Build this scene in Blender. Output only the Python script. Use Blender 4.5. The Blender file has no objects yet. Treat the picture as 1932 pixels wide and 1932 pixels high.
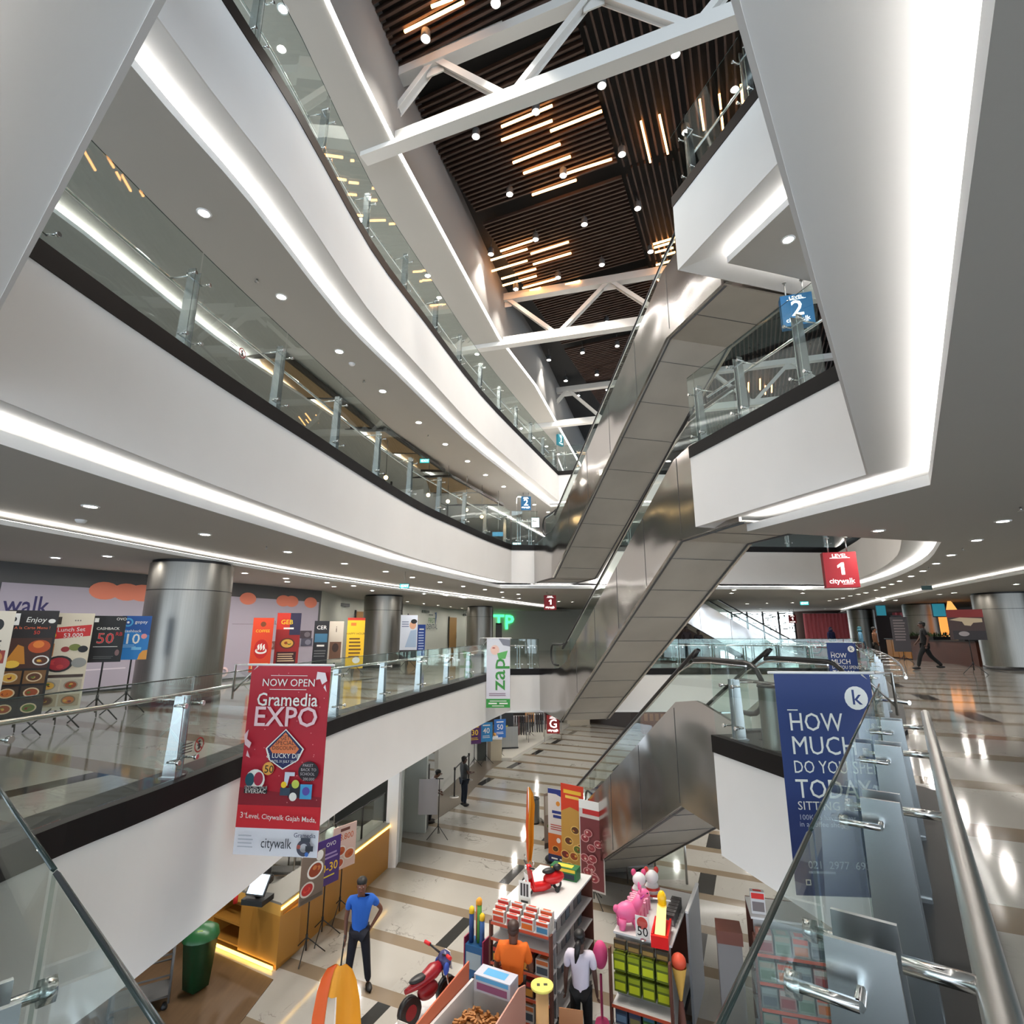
import bpy, math, random
from mathutils import Vector, Matrix
from mathutils.geometry import tessellate_polygon
SC = bpy.context.scene
COL = SC.collection
R = math.radians
random.seed(7)

# ------------------------------------------------------------------ camera
CAMZ, FOC = 6.0, 1000.0
PITCH = math.atan2(224.0, FOC)
cam_d = bpy.data.cameras.new('camera')
cam_d.sensor_fit = 'HORIZONTAL'; cam_d.sensor_width = 36.0
cam_d.lens = 36.0 * FOC / 1932.0
cam_d.clip_start = 0.02; cam_d.clip_end = 300
cam = bpy.data.objects.new('camera', cam_d); COL.objects.link(cam)
cam.location = (0, 0, CAMZ); cam.rotation_euler = (R(90) + PITCH, 0, 0)
SC.camera = cam

# ------------------------------------------------------------------ world and exposure
W = bpy.data.worlds.new('world'); SC.world = W; W.use_nodes = True
W.node_tree.nodes['Background'].inputs[0].default_value = (0.76, 0.88, 1.0, 1)
W.node_tree.nodes['Background'].inputs[1].default_value = 1.55
SC.view_settings.view_transform = 'Standard'; SC.view_settings.look = 'None'
SC.view_settings.gamma = 1.0; SC.view_settings.use_curve_mapping = False
SC.view_settings.exposure = 1.52
SC.cycles.use_denoising = True
SC.cycles.use_adaptive_sampling = True; SC.cycles.adaptive_threshold = .035
SC.cycles.max_bounces = 6; SC.cycles.diffuse_bounces = 3; SC.cycles.glossy_bounces = 3
SC.cycles.transparent_max_bounces = 18; SC.cycles.transmission_bounces = 3
SC.cycles.sample_clamp_indirect = 4.0
SC.cycles.caustics_reflective = False; SC.cycles.caustics_refractive = False
DL_POWER = 160.0        # a recessed downlight's emission
COVE_POWER = 9.0       # LED tape in the coves
SPOT_W = 300.0         # a roof spot, watts
AMBER_POWER = 5.0

# ------------------------------------------------------------------ materials
M = {}
def mat(name, col, rough=0.6, metal=0.0, spec=0.5, emit=None, es=0.0):
    m = bpy.data.materials.new(name); m.use_nodes = True
    b = m.node_tree.nodes['Principled BSDF']
    b.inputs['Base Color'].default_value = (*col, 1)
    b.inputs['Roughness'].default_value = rough
    b.inputs['Metallic'].default_value = metal
    b.inputs['Specular IOR Level'].default_value = spec
    if emit:
        b.inputs['Emission Color'].default_value = (*emit, 1)
        b.inputs['Emission Strength'].default_value = es
    M[name] = m
    return m
def sr(r, g, b):
    f = lambda c: ((c / 255 + .055) / 1.055) ** 2.4 if c > 10 else c / 255 / 12.92
    return (f(r), f(g), f(b))
def noise_var(m, scale, amt, detail=3, stretch=None, bump=0.0):
    nt = m.node_tree; b = nt.nodes['Principled BSDF']
    tc = nt.nodes.new('ShaderNodeTexCoord'); n = nt.nodes.new('ShaderNodeTexNoise')
    n.inputs['Scale'].default_value = scale; n.inputs['Detail'].default_value = detail
    src = tc.outputs['Object']
    if stretch:
        mp = nt.nodes.new('ShaderNodeMapping'); mp.inputs['Scale'].default_value = stretch
        nt.links.new(src, mp.inputs[0]); src = mp.outputs[0]
    nt.links.new(src, n.inputs['Vector'])
    mx = nt.nodes.new('ShaderNodeMix'); mx.data_type = 'RGBA'; mx.blend_type = 'MULTIPLY'
    c = b.inputs['Base Color'].default_value[:]
    mx.inputs['Factor'].default_value = amt
    mx.inputs['A'].default_value = c
    nt.links.new(n.outputs['Fac'], mx.inputs['B'])
    sc = nt.nodes.new('ShaderNodeMapRange'); sc.inputs['To Min'].default_value = .3; sc.inputs['To Max'].default_value = 1.6
    nt.links.new(n.outputs['Fac'], sc.inputs['Value']); nt.links.new(sc.outputs[0], mx.inputs['B'])
    nt.links.new(mx.outputs['Result'], b.inputs['Base Color'])
    if bump:
        bp = nt.nodes.new('ShaderNodeBump'); bp.inputs['Strength'].default_value = bump
        nt.links.new(n.outputs['Fac'], bp.inputs['Height']); nt.links.new(bp.outputs[0], b.inputs['Normal'])
    return m
noise_var(mat('paint', (.79, .775, .755), .75), 1.2, .06)
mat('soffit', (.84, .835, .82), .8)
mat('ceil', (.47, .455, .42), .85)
mat('kerb', (.009, .008, .008), .5, 0, .2)
mat('black', (.010, .010, .011), .45)
mat('rubber', (.012, .012, .013), .38)
mat('steel', (.50, .49, .47), .33, 1.0)
mat('chrome', (.72, .72, .71), .16, 1.0)
mat('plate', (.56, .58, .59), .26, 1.0)
mat('white', (.82, .82, .82), .5)
mat('grey', (.36, .36, .36), .5)
mat('dgrey', (.10, .10, .10), .5)
mat('carpet', (.075, .082, .085), .95)
mat('trusswhite', (.66, .645, .61), .5)
noise_var(mat('slat', (.048, .024, .016), .6), 3, .5, stretch=(1, 1, 1))
mat('void_black', (.006, .006, .006), .8)
mat('led', (1, 1, 1), .5, emit=(1.0, .965, .93), es=COVE_POWER)
mat('lamp', (1, 1, 1), .5, emit=(1.0, .95, .88), es=DL_POWER)
mat('lampring', (.85, .85, .85), .4)
mat('amber', (1, .6, .3), .5, emit=(1.0, .43, .13), es=AMBER_POWER)
mat('roofgrey', (.20, .195, .19), .8)
noise_var(mat('brushed', (.28, .265, .24), .36, 1.0), 2.0, .25, stretch=(30, 30, .4))
noise_var(mat('panelsteel', (.50, .475, .43), .48, .55), .8, .35)
def ripple_steel():
    m = mat('ripple', (.50, .475, .455), .16, 1.0)
    nt = m.node_tree; b = nt.nodes['Principled BSDF']
    tc = nt.nodes.new('ShaderNodeTexCoord'); n = nt.nodes.new('ShaderNodeTexNoise')
    n.inputs['Scale'].default_value = .75; n.inputs['Detail'].default_value = 1.0
    nt.links.new(tc.outputs['Object'], n.inputs['Vector'])
    bp = nt.nodes.new('ShaderNodeBump'); bp.inputs['Strength'].default_value = .30; bp.inputs['Distance'].default_value = .25
    nt.links.new(n.outputs['Fac'], bp.inputs['Height']); nt.links.new(bp.outputs[0], b.inputs['Normal'])
ripple_steel()
def glass(name, tint, refl_min=0.05, rough=0.0):
    m = bpy.data.materials.new(name); m.use_nodes = True
    nt = m.node_tree; nt.nodes.clear()
    o = nt.nodes.new('ShaderNodeOutputMaterial'); mx = nt.nodes.new('ShaderNodeMixShader')
    t = nt.nodes.new('ShaderNodeBsdfTransparent'); t.inputs[0].default_value = (*tint, 1)
    g = nt.nodes.new('ShaderNodeBsdfGlossy'); g.inputs['Roughness'].default_value = rough
    g.inputs[0].default_value = (.93, .97, .96, 1)
    ge = nt.nodes.new('ShaderNodeNewGeometry'); dt = nt.nodes.new('ShaderNodeVectorMath'); dt.operation = 'DOT_PRODUCT'
    nt.links.new(ge.outputs['Normal'], dt.inputs[0]); nt.links.new(ge.outputs['Incoming'], dt.inputs[1])
    def mm(op, a, b):
        n = nt.nodes.new('ShaderNodeMath'); n.operation = op
        for i, x in enumerate((a, b)):
            if isinstance(x, (int, float)): n.inputs[i].default_value = x
            else: nt.links.new(x, n.inputs[i])
        return n
    f = mm('ADD', mm('MULTIPLY', mm('POWER', mm('SUBTRACT', 1.0, mm('ABSOLUTE', dt.outputs['Value'], 0).outputs[0]).outputs[0], 5.0).outputs[0], .6).outputs[0], refl_min)
    nt.links.new(f.outputs[0], mx.inputs[0]); nt.links.new(t.outputs[0], mx.inputs[1]); nt.links.new(g.outputs[0], mx.inputs[2])
    nt.links.new(mx.outputs[0], o.inputs[0]); M[name] = m
glass('glass', (.90, .945, .93))
glass('darkglass', (.25, .30, .28))
mat('glassedge', (.02, .035, .032), .2)

TH = R(24)
UX, UY = math.sin(TH), math.cos(TH)      # along the atrium
VX, VY = math.cos(TH), -math.sin(TH)     # across the atrium
def uv2(u, v): return (u * UX + v * VX, u * UY + v * VY)

def marble(name, gain=1.0, stripe0=10.0, tile_cols=((-6.24, -5.98, 0), (-1.79, -1.40, 1), (3.1, 3.42, 0), (7.6, 7.9, 1), (-10.7, -10.4, 1))):
    m = mat(name, (.62, .60, .55), .09, 0, .5)
    nt = m.node_tree; b = nt.nodes['Principled BSDF']; L = nt.links
    geo = nt.nodes.new('ShaderNodeNewGeometry')
    def dot(vec):
        d = nt.nodes.new('ShaderNodeVectorMath'); d.operation = 'DOT_PRODUCT'
        d.inputs[1].default_value = (*vec, 0); L.new(geo.outputs['Position'], d.inputs[0]); return d.outputs['Value']
    def mth(op, a, c, d=None):
        n = nt.nodes.new('ShaderNodeMath'); n.operation = op
        for i, x in enumerate((a, c, d)):
            if x is None: continue
            if isinstance(x, (int, float)): n.inputs[i].default_value = x
            else: L.new(x, n.inputs[i])
        return n.outputs[0]
    u = dot((UX, UY)); v = dot((VX, VY))
    P = 1.45
    us = mth('DIVIDE', mth('SUBTRACT', u, stripe0), P)
    fr = mth('SUBTRACT', us, mth('FLOOR', us, 0))
    stripe = mth('LESS_THAN', fr, .22)
    par = mth('SUBTRACT', mth('MULTIPLY', us, .5), mth('FLOOR', mth('MULTIPLY', us, .5), 0))
    even = mth('LESS_THAN', par, .5); odd = mth('SUBTRACT', 1.0, even)
    tot = None
    for v0, v1, p in tile_cols:
        band = mth('MULTIPLY', mth('GREATER_THAN', v, v0), mth('LESS_THAN', v, v1))
        band = mth('MULTIPLY', band, odd if p else even)
        tot = band if tot is None else mth('MAXIMUM', tot, band)
    tot = mth('MULTIPLY', tot, mth('SUBTRACT', 1.0, stripe))
    # veins: thin dark streaks of a distorted noise, per slab offset
    cell = nt.nodes.new('ShaderNodeCombineXYZ')
    L.new(mth('FLOOR', us, 0), cell.inputs[0]); L.new(mth('FLOOR', mth('MULTIPLY', v, .8), 0), cell.inputs[1])
    wn = nt.nodes.new('ShaderNodeTexWhiteNoise'); L.new(cell.outputs[0], wn.inputs['Vector'])
    off = nt.nodes.new('ShaderNodeVectorMath'); off.operation = 'MULTIPLY_ADD'
    off.inputs[1].default_value = (7, 7, 0); L.new(wn.outputs['Color'], off.inputs[0]); L.new(geo.outputs['Position'], off.inputs[2])
    def vein(scale, thr, width, dist):
        n = nt.nodes.new('ShaderNodeTexNoise'); n.inputs['Scale'].default_value = scale
        n.inputs['Detail'].default_value = 5; n.inputs['Roughness'].default_value = .55
        n.inputs['Distortion'].default_value = dist
        L.new(off.outputs[0], n.inputs['Vector'])
        a = mth('ABSOLUTE', mth('SUBTRACT', n.outputs['Fac'], thr), 0)
        mr = nt.nodes.new('ShaderNodeMapRange'); mr.inputs['From Min'].default_value = 0; mr.inputs['From Max'].default_value = width
        mr.inputs['To Min'].default_value = 1; mr.inputs['To Max'].default_value = 0
        L.new(a, mr.inputs['Value']); return mr.outputs[0]
    big = nt.nodes.new('ShaderNodeTexNoise'); big.inputs['Scale'].default_value = .9; L.new(off.outputs[0], big.inputs['Vector'])
    mask = nt.nodes.new('ShaderNodeMapRange'); mask.inputs['From Min'].default_value = .50; mask.inputs['From Max'].default_value = .62
    L.new(big.outputs['Fac'], mask.inputs['Value'])
    vn = mth('MULTIPLY', mth('MAXIMUM', vein(.85, .53, .010, .8), mth('MULTIPLY', vein(2.2, .50, .008, .5), .35)), mask.outputs[0])
    def mix(fac, a, c):
        n = nt.nodes.new('ShaderNodeMix'); n.data_type = 'RGBA'; L.new(fac, n.inputs['Factor'])
        for k, x in (('A', a), ('B', c)):
            if isinstance(x, tuple): n.inputs[k].default_value = (*x, 1)
            else: L.new(x, n.inputs[k])
        return n.outputs['Result']
    base = mix(big.outputs['Fac'], (.60 * gain, .575 * gain, .52 * gain), (.70 * gain, .68 * gain, .63 * gain))
    base = mix(mth('MULTIPLY', vn, .85), base, (.13, .12, .11))
    base = mix(stripe, base, (.37 * gain, .29 * gain, .205 * gain))
    base = mix(tot, base, (.035, .035, .034))
    L.new(base, b.inputs['Base Color'])
marble('marble', .62)
marble('marble_up', .47, 7.95)

# ------------------------------------------------------------------ mesh helpers
class MB:
    def __init__(s): s.v = []; s.f = []; s.m = []; s.mats = []; s.mi = 0; s.smooth = []; s.sm = False
    def use(s, name):
        if name not in s.mats: s.mats.append(name)
        s.mi = s.mats.index(name); return s
    def add(s, verts, faces, sm=None):
        o = len(s.v); s.v += [tuple(p) for p in verts]
        for f in faces:
            s.f.append([i + o for i in f]); s.m.append(s.mi); s.smooth.append(s.sm if sm is None else sm)
        return s
    def box(s, x0, y0, z0, x1, y1, z1):
        v = [(x, y, z) for z in (z0, z1) for y in (y0, y1) for x in (x0, x1)]
        return s.add(v, [(0, 2, 3, 1), (4, 5, 7, 6), (0, 1, 5, 4), (2, 6, 7, 3), (0, 4, 6, 2), (1, 3, 7, 5)], False)
    def obox(s, c, ax, ay, az):
        c, ax, ay, az = map(Vector, (c, ax, ay, az))
        v = [c + ax * i + ay * j + az * k for k in (-.5, .5) for j in (-.5, .5) for i in (-.5, .5)]
        return s.add(v, [(0, 2, 3, 1), (4, 5, 7, 6), (0, 1, 5, 4), (2, 6, 7, 3), (0, 4, 6, 2), (1, 3, 7, 5)], False)
    def beam(s, a, b, w, h, up=(0, 0, 1)):
        a, b = Vector(a), Vector(b); d = (b - a)
        side = d.cross(Vector(up)).normalized(); u = side.cross(d).normalized()
        return s.obox((a + b) / 2, d, side * w, u * h)
    def quad(s, a, b, c, d): return s.add([a, b, c, d], [(0, 1, 2, 3)], False)
    def tube(s, pts, r, n=8, caps=True, radii=None, close=False):
        pts = [Vector(p) for p in pts]; k = len(pts); vs = []
        prev = None
        for i, p in enumerate(pts):
            if close: t = pts[(i + 1) % k] - pts[i - 1]
            else: t = (pts[min(i + 1, k - 1)] - pts[max(i - 1, 0)])
            t = t.normalized() if t.length > 1e-9 else Vector((0, 0, 1))
            if prev is None:
                a = t.cross(Vector((0, 0, 1)))
                if a.length < .05: a = t.cross(Vector((1, 0, 0)))
            else:
                a = prev - t * prev.dot(t)
                if a.length < 1e-6: a = t.cross(Vector((1, 0, 0)))
            a.normalize(); prev = a; b = t.cross(a)
            rr = radii[i] if radii else r
            for j in range(n):
                an = 2 * math.pi * j / n
                vs.append(p + a * math.cos(an) * rr + b * math.sin(an) * rr)
        fs = []
        for i in range(k if close else k - 1):
            i2 = (i + 1) % k
            for j in range(n):
                j2 = (j + 1) % n
                fs.append((i * n + j, i * n + j2, i2 * n + j2, i2 * n + j))
        s.add(vs, fs, True)
        if caps and not close:
            o = len(s.v) - len(vs)
            s.f.append([o + j for j in range(n)][::-1]); s.f.append([o + (k - 1) * n + j for j in range(n)])
            s.m += [s.mi] * 2; s.smooth += [False] * 2
        return s
    def cyl(s, c, r, z0, z1, n=20, r1=None):
        return s.lathe(c, [(r, z0), (r1 if r1 is not None else r, z1)], n, True)
    def lathe(s, c, prof, n=20, caps=False, axis=None):
        cx, cy = c[0], c[1]; cz = c[2] if len(c) > 2 else 0
        vs = [(cx + r * math.cos(2 * math.pi * j / n), cy + r * math.sin(2 * math.pi * j / n), cz + z) for r, z in prof for j in range(n)]
        fs = [(i * n + j, i * n + (j + 1) % n, (i + 1) * n + (j + 1) % n, (i + 1) * n + j) for i in range(len(prof) - 1) for j in range(n)]
        s.add(vs, fs, True); o = len(s.v) - len(vs)
        if caps:
            s.f.append([o + j for j in range(n)][::-1]); s.f.append([o + (len(prof) - 1) * n + j for j in range(n)])
            s.m += [s.mi] * 2; s.smooth += [False] * 2
        return s
    def ball(s, c, rx, ry=None, rz=None, n=14, k=8, rot=None):
        ry = ry or rx; rz = rz or rx; vs = []
        for i in range(k + 1):
            ph = math.pi * i / k
            for j in range(n):
                p = Vector((rx * math.sin(ph) * math.cos(2 * math.pi * j / n), ry * math.sin(ph) * math.sin(2 * math.pi * j / n), rz * math.cos(ph)))
                if rot: p = rot @ p
                vs.append(p + Vector(c))
        fs = [(i * n + j, (i + 1) * n + j, (i + 1) * n + (j + 1) % n, i * n + (j + 1) % n) for i in range(k) for j in range(n)]
        return s.add(vs, fs, True)
    def prism(s, poly, z0, z1):
        n = len(poly); vs = [(x, y, z0) for x, y in poly] + [(x, y, z1) for x, y in poly]
        tr = tessellate_polygon([[Vector((x, y, 0)) for x, y in poly]])
        fs = [tuple(t) for t in tr] + [tuple(i + n for i in t) for t in tr]
        fs += [(i, (i + 1) % n, (i + 1) % n + n, i + n) for i in range(n)]
        return s.add(vs, fs, False)
    def extr(s, poly3, d):
        """a flat polygon of 3-D points given thickness d (vector)"""
        n = len(poly3); p = [Vector(q) for q in poly3]; d = Vector(d)
        vs = p + [q + d for q in p]
        tr = tessellate_polygon([p])
        fs = [tuple(t) for t in tr] + [tuple(i + n for i in t) for t in tr]
        fs += [(i, (i + 1) % n, (i + 1) % n + n, i + n) for i in range(n)]
        return s.add(vs, fs, False)
    def holed(s, outer, holes, z):
        loops = [[Vector((x, y, 0)) for x, y in l] for l in [outer] + holes]
        flat = [(p.x, p.y, z) for l in loops for p in l]
        return s.add(flat, [tuple(t) for t in tessellate_polygon(loops)], False)
    def strip(s, pts, z0, z1, closed=False):
        n = len(pts); vs = [(x, y, z0) for x, y in pts] + [(x, y, z1) for x, y in pts]
        return s.add(vs, [(i, (i + 1) % n, (i + 1) % n + n, i + n) for i in range(n if closed else n - 1)], False)
    def ribbon(s, a, b, za, zb, closed=False):
        n = len(a); vs = [(x, y, za) for x, y in a] + [(x, y, zb) for x, y in b]
        return s.add(vs, [(i, (i + 1) % n, (i + 1) % n + n, i + n) for i in range(n if closed else n - 1)], False)
    def wall(s, pts, z0, z1, t, closed=False):
        """a vertical wall of thickness t to the left of its line"""
        q = offset(pts, t, closed)
        s.strip(pts, z0, z1, closed); s.strip(q, z0, z1, closed)
        s.ribbon(pts, q, z0, z0, closed); s.ribbon(pts, q, z1, z1, closed)
        if not closed:
            for i in (0, -1):
                s.quad((*pts[i], z0), (*q[i], z0), (*q[i], z1), (*pts[i], z1))
        return s
    def text(s, body, o, right, up, size, align='CENTER', bold=0.0, sx=1.0, shear=0.0):
        me = text_mesh(body, align, bold, shear)
        o = Vector(o); right = Vector(right).normalized() * size * sx; up = Vector(up).normalized() * size
        return s.add([o + right * p[0] + up * p[1] for p in me[0]], me[1], False)
    def build(s, name, m=None, parent=None):
        me = bpy.data.meshes.new(name); me.from_pydata(s.v, [], s.f)
        for k in ([m] if m and not s.mats else s.mats): me.materials.append(M[k])
        for p, i, q in zip(me.polygons, s.m, s.smooth):
            if s.mats: p.material_index = i
            p.use_smooth = q
        me.update()
        o = bpy.data.objects.new(name, me); COL.objects.link(o)
        if parent: o.parent = parent
        return o
_tc = {}
def text_mesh(body, align, bold, shear):
    k = (body, align, bold, shear)
    if k not in _tc:
        cu = bpy.data.curves.new('t', 'FONT'); cu.body = body; cu.align_x = align; cu.align_y = 'CENTER'
        cu.resolution_u = 2; cu.offset = bold; cu.size = 1.38; cu.shear = shear
        ob = bpy.data.objects.new('t', cu); me = bpy.data.meshes.new_from_object(ob)
        _tc[k] = ([v.co[:] for v in me.vertices], [list(p.vertices) for p in me.polygons])
        bpy.data.objects.remove(ob); bpy.data.meshes.remove(me); bpy.data.curves.remove(cu)
    return _tc[k]
def offset(pts, d, closed=False):
    """a plan line moved d to its left"""
    n = len(pts); out = []
    for i in range(n):
        p = Vector(pts[i])
        a = Vector(pts[i - 1]) if (closed or i) else None
        c = Vector(pts[(i + 1) % n]) if (closed or i < n - 1) else None
        d1 = (p - a).normalized() if a is not None else None
        d2 = (c - p).normalized() if c is not None else None
        if d1 is None: d1 = d2
        if d2 is None: d2 = d1
        n1 = Vector((-d1.y, d1.x)); n2 = Vector((-d2.y, d2.x)); m = (n1 + n2)
        m = m / max(.35, m.dot(n1)) if m.length > .01 else n1
        out.append(tuple(p + m * d))
    return out
def resample(pts, step):
    out = [Vector(pts[0])]; acc = 0
    for a, b in zip(pts[:-1], pts[1:]):
        a, b = Vector(a), Vector(b); L = (b - a).length; t = step - acc
        while t < L:
            out.append(a + (b - a) * (t / L)); t += step
        acc = L - (t - step)
    return [tuple(p) for p in out]
def smooth_line(pts, n=6):
    """Catmull-Rom through plan points"""
    P = [Vector(p) for p in pts]; out = []
    for i in range(len(P) - 1):
        p0 = P[max(i - 1, 0)]; p1 = P[i]; p2 = P[i + 1]; p3 = P[min(i + 2, len(P) - 1)]
        for k in range(n):
            t = k / n
            out.append(tuple(.5 * ((2 * p1) + (p2 - p0) * t + (2 * p0 - 5 * p1 + 4 * p2 - p3) * t * t + (3 * p1 - p0 - 3 * p2 + p3) * t ** 3)))
    out.append(tuple(P[-1])); return out
def tag(o, label=None, cat=None, group=None, kind=None):
    if label: o['label'] = label
    if cat: o['category'] = cat
    if group: o['group'] = group
    if kind: o['kind'] = kind
    return o
def thing(name, loc, label, cat, group=None, rz=0.0):
    o = bpy.data.objects.new(name, None); COL.objects.link(o)
    o.location = loc; o.rotation_euler = (0, 0, rz); o.empty_display_size = .1
    return tag(o, label, cat, group)
def struct(o): o['kind'] = 'structure'; return o
def copy_tree(o, parent=None):
    c = o.copy(); COL.objects.link(c)
    if parent: c.parent = parent
    for ch in list(o.children): copy_tree(ch, c)
    return c
def ray(px, py):
    x = (px - 966) / FOC; y = (966 - py) / FOC; cp, sp = math.cos(PITCH), math.sin(PITCH)
    return x, cp - y * sp, sp + y * cp
def atz(px, py, z):
    a, b, c = ray(px, py); t = (z - CAMZ) / c; return Vector((a * t, b * t, z))
def aty(px, py, y):
    a, b, c = ray(px, py); t = y / b; return Vector((a * t, y, CAMZ + c * t))

# ------------------------------------------------------------------ the setting
G, L1, L2, L3 = 0.0, 4.6, 9.1, 13.6
V1 = [(-.012, .383), (.227, .713), (2.17, 3.40), (3.26, 4.90), (2.64, 7.46), (5.1, 8.0)] + \
     smooth_line([(5.2, 8.1), (7.2, 11.0), (9.6, 14.8), (11.3, 17.7), (12.7, 20.2)], 3) + \
     [(9.0, 20.1), (1.0, 19.95), (-.05, 19.85)] + \
     smooth_line([(-.05, 19.85), (-.84, 17.3), (-1.6, 14.2), (-2.12, 12.0), (-2.53, 10.1), (-2.79, 8.45), (-2.93, 6.5), (-3.07, 5.0), (-3.2, 4.2), (-3.27, 3.25)], 3)[1:] + \
     [(-1.5, 1.69), (-.387, .713)]
V2 = [(0, .30), (4.0, 5.75), (3.12, 8.85), (7.45, 10.0)] + \
     smooth_line([(7.45, 10.0), (9.0, 12.3), (10.4, 14.9), (11.6, 17.6), (12.6, 20.4)], 3)[1:] + \
     [(9.1, 20.2), (1.0, 19.8), (-.02, 19.7)] + \
     smooth_line([(-.02, 19.7), (-.85, 17.6), (-1.71, 15.0), (-2.25, 13.3), (-2.78, 10.9), (-3.22, 8.4), (-3.6, 6.2), (-3.78, 4.9), (-3.86, 4.2), (-3.93, 3.5)], 3)[1:] + \
     [(-2.8, 2.59), (-.95, 1.12)]
V3 = [(0, .30), (3.75, 5.4), (2.9, 8.12), (5.25, 8.8), (7.3, 9.4)] + \
     smooth_line([(7.3, 9.4), (9.0, 12.0), (11.0, 16.0), (12.6, 20.0), (13.6, 25.0)], 3)[1:] + \
     [(3.1, 24.8), (2.27, 25.0)] + \
     smooth_line([(2.27, 25.0), (.6, 20.5), (-1.0, 16.0), (-2.2, 11.67), (-2.83, 9.21), (-3.21, 6.39), (-3.51, 4.94), (-3.75, 3.5)], 3)[1:] + \
     [(-2.8, 2.59), (-.95, 1.12)]
BACKS = {}
OUTER = [(-16, -5), (46, -5), (46, 62), (-16, 62)]
fl = MB().holed(OUTER, [], 0.0); struct(fl.build('floor', 'marble'))
f1 = MB().holed(OUTER, [offset(V1, -.04, True)], L1); struct(f1.build('floor.001', 'marble_up'))
for k, (z, V) in enumerate(((L2, V2), (L3, V3))):
    struct(MB().holed(OUTER, [offset(V, -.04, True)], z).build('floor.%03d' % (k + 2), 'paint'))

def ledge(name, line, zt, zb, closed, width=.5):
    """the lip of a cove: face, ledge behind it and the LED tape lying on the ledge; line runs with the void on its left"""
    b = offset(line, -width, closed)
    m = MB().strip(line, zb, zt, closed); m.ribbon(line, b, zt, zt, closed)
    struct(m.build(name, 'soffit'))
    a = offset(line, -.06, closed); c = offset(line, -.11, closed)
    e = MB().ribbon(a, c, zt + .012, zt + .012, closed)
    return e.build(name, 'led')
COVE = .56
for lv, (z, V) in enumerate(((L1, V1), (L2, V2), (L3, V3))):
    zt, zb = z - .13, z - (1.36 if lv == 0 else 1.38 if lv == 1 else 1.45)
    fa = MB().wall(V, zb, zt, -.02, True)
    struct(fa.build('trim_%d' % (lv + 1), 'paint'))
    lip = offset(V, -COVE, True); back = offset(V, -COVE - .7, True)
    sof = MB().ribbon(offset(V, -.003, True), lip, zb + .001, zb + .10, True); sof.ribbon(lip, back, zb + .10, zb + .10, True)
    struct(sof.build('ceiling_cove', 'soffit'))
    led = ledge('trim_%d' % (lv + 4), lip, zb - .03, zb - .15, True)
    led.name = 'cove_light'; tag(led, None, None, None, 'structure')
    # black stone kerb on the slab edge
    struct(MB().wall(offset(V, .012, True), z - .15, z + .06, -.40 if lv == 0 else -.18, True).build('trim_%d' % (lv + 7), 'kerb'))
    zc = zb - .15
    if lv == 0:
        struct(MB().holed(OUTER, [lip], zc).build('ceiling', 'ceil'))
    elif lv == 1 or lv == 2:
        # second, lower ceiling at the back of the left gallery, its lip lit from behind
        off = 3.45 if lv == 1 else 3.3
        i0 = min(range(len(V)), key=lambda i: abs(V[i][0]) + abs(V[i][1] - (19.8 if lv == 1 else 25)))
        left = [p for p in V[i0:] if p[0] < .5 and p[1] > 3.4]
        if lv == 2: left = [p for p in V if p[1] > 3.4 and p[0] < 2.4 and not (p[0] > 2.3)]
        s2 = offset(left, -off); s2 = [(s2[0][0] + (6 if lv == 1 else 5), s2[0][1] + (14.6 if lv == 1 else 13))] + s2 + [(s2[-1][0] - .3, -5)]
        backpoly = s2 + [(-16, -5), (-16, 62), (s2[0][0] + 9, 62)]
        rs = offset([(9.3, 4.0), (11.8, 10.4), (14.6, 17.8), (18.0, 26.0), (25.0, 41.0)], 0)
        rp = [(9.3, 4.0), (7.6, -5), (46, -5), (46, 62), (36, 62)] + rs[::-1][:-1]
        holes = [lip]
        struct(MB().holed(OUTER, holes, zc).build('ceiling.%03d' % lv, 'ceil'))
        zl = zc - .16; BACKS[lv] = (backpoly, rp, zl, zc)
        struct(MB().holed(backpoly, [], zl).build('ceiling.%03d' % (lv + 4), 'ceil'))
        s2r = s2[:]      # void is on the left when running from far to near
        led = ledge('trim_%d' % (lv + 10), s2r, zl + .07, zl, False, .3); led.name = 'cove_light'; led['kind'] = 'structure'
        struct(MB().holed(rp, [], zl).build('ceiling.%03d' % (lv + 6), 'ceil'))
        led = ledge('trim_%d' % (lv + 12), rs, zl + .07, zl, False, .3); led.name = 'cove_light'; led['kind'] = 'structure'

# ------------------------------------------------------------------ roof
ZR = 17.1
roof_l = [(6.2, 40.0), (1.06, 22.7), (-.53, 18.6), (-2.72, 10.44), (-3.12, 8.7), (-3.38, 7.31), (-4.0, 3.0), (-4.3, -5)]
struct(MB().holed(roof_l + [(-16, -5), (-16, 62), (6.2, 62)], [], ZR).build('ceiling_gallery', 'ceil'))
m = MB().ribbon(roof_l, offset(roof_l, .10), ZR, ZR); m.use('led')
led = MB().ribbon(roof_l, offset(roof_l, .085), ZR - .01, ZR - .01).build('cove_light', 'led'); led['kind'] = 'structure'
struct(MB().wall(offset(roof_l, .09), ZR, 19.6, -.1).build('wall_roof', 'roofgrey'))
mat('duct', (.02, .02, .02), .6)
ZS = 19.25
m = MB().use('void_black'); m.holed([(-8, -6), (46, -6), (46, 62), (-8, 62)], [], ZS + .35)
struct(m.build('ceiling_black', 'void_black'))
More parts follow.
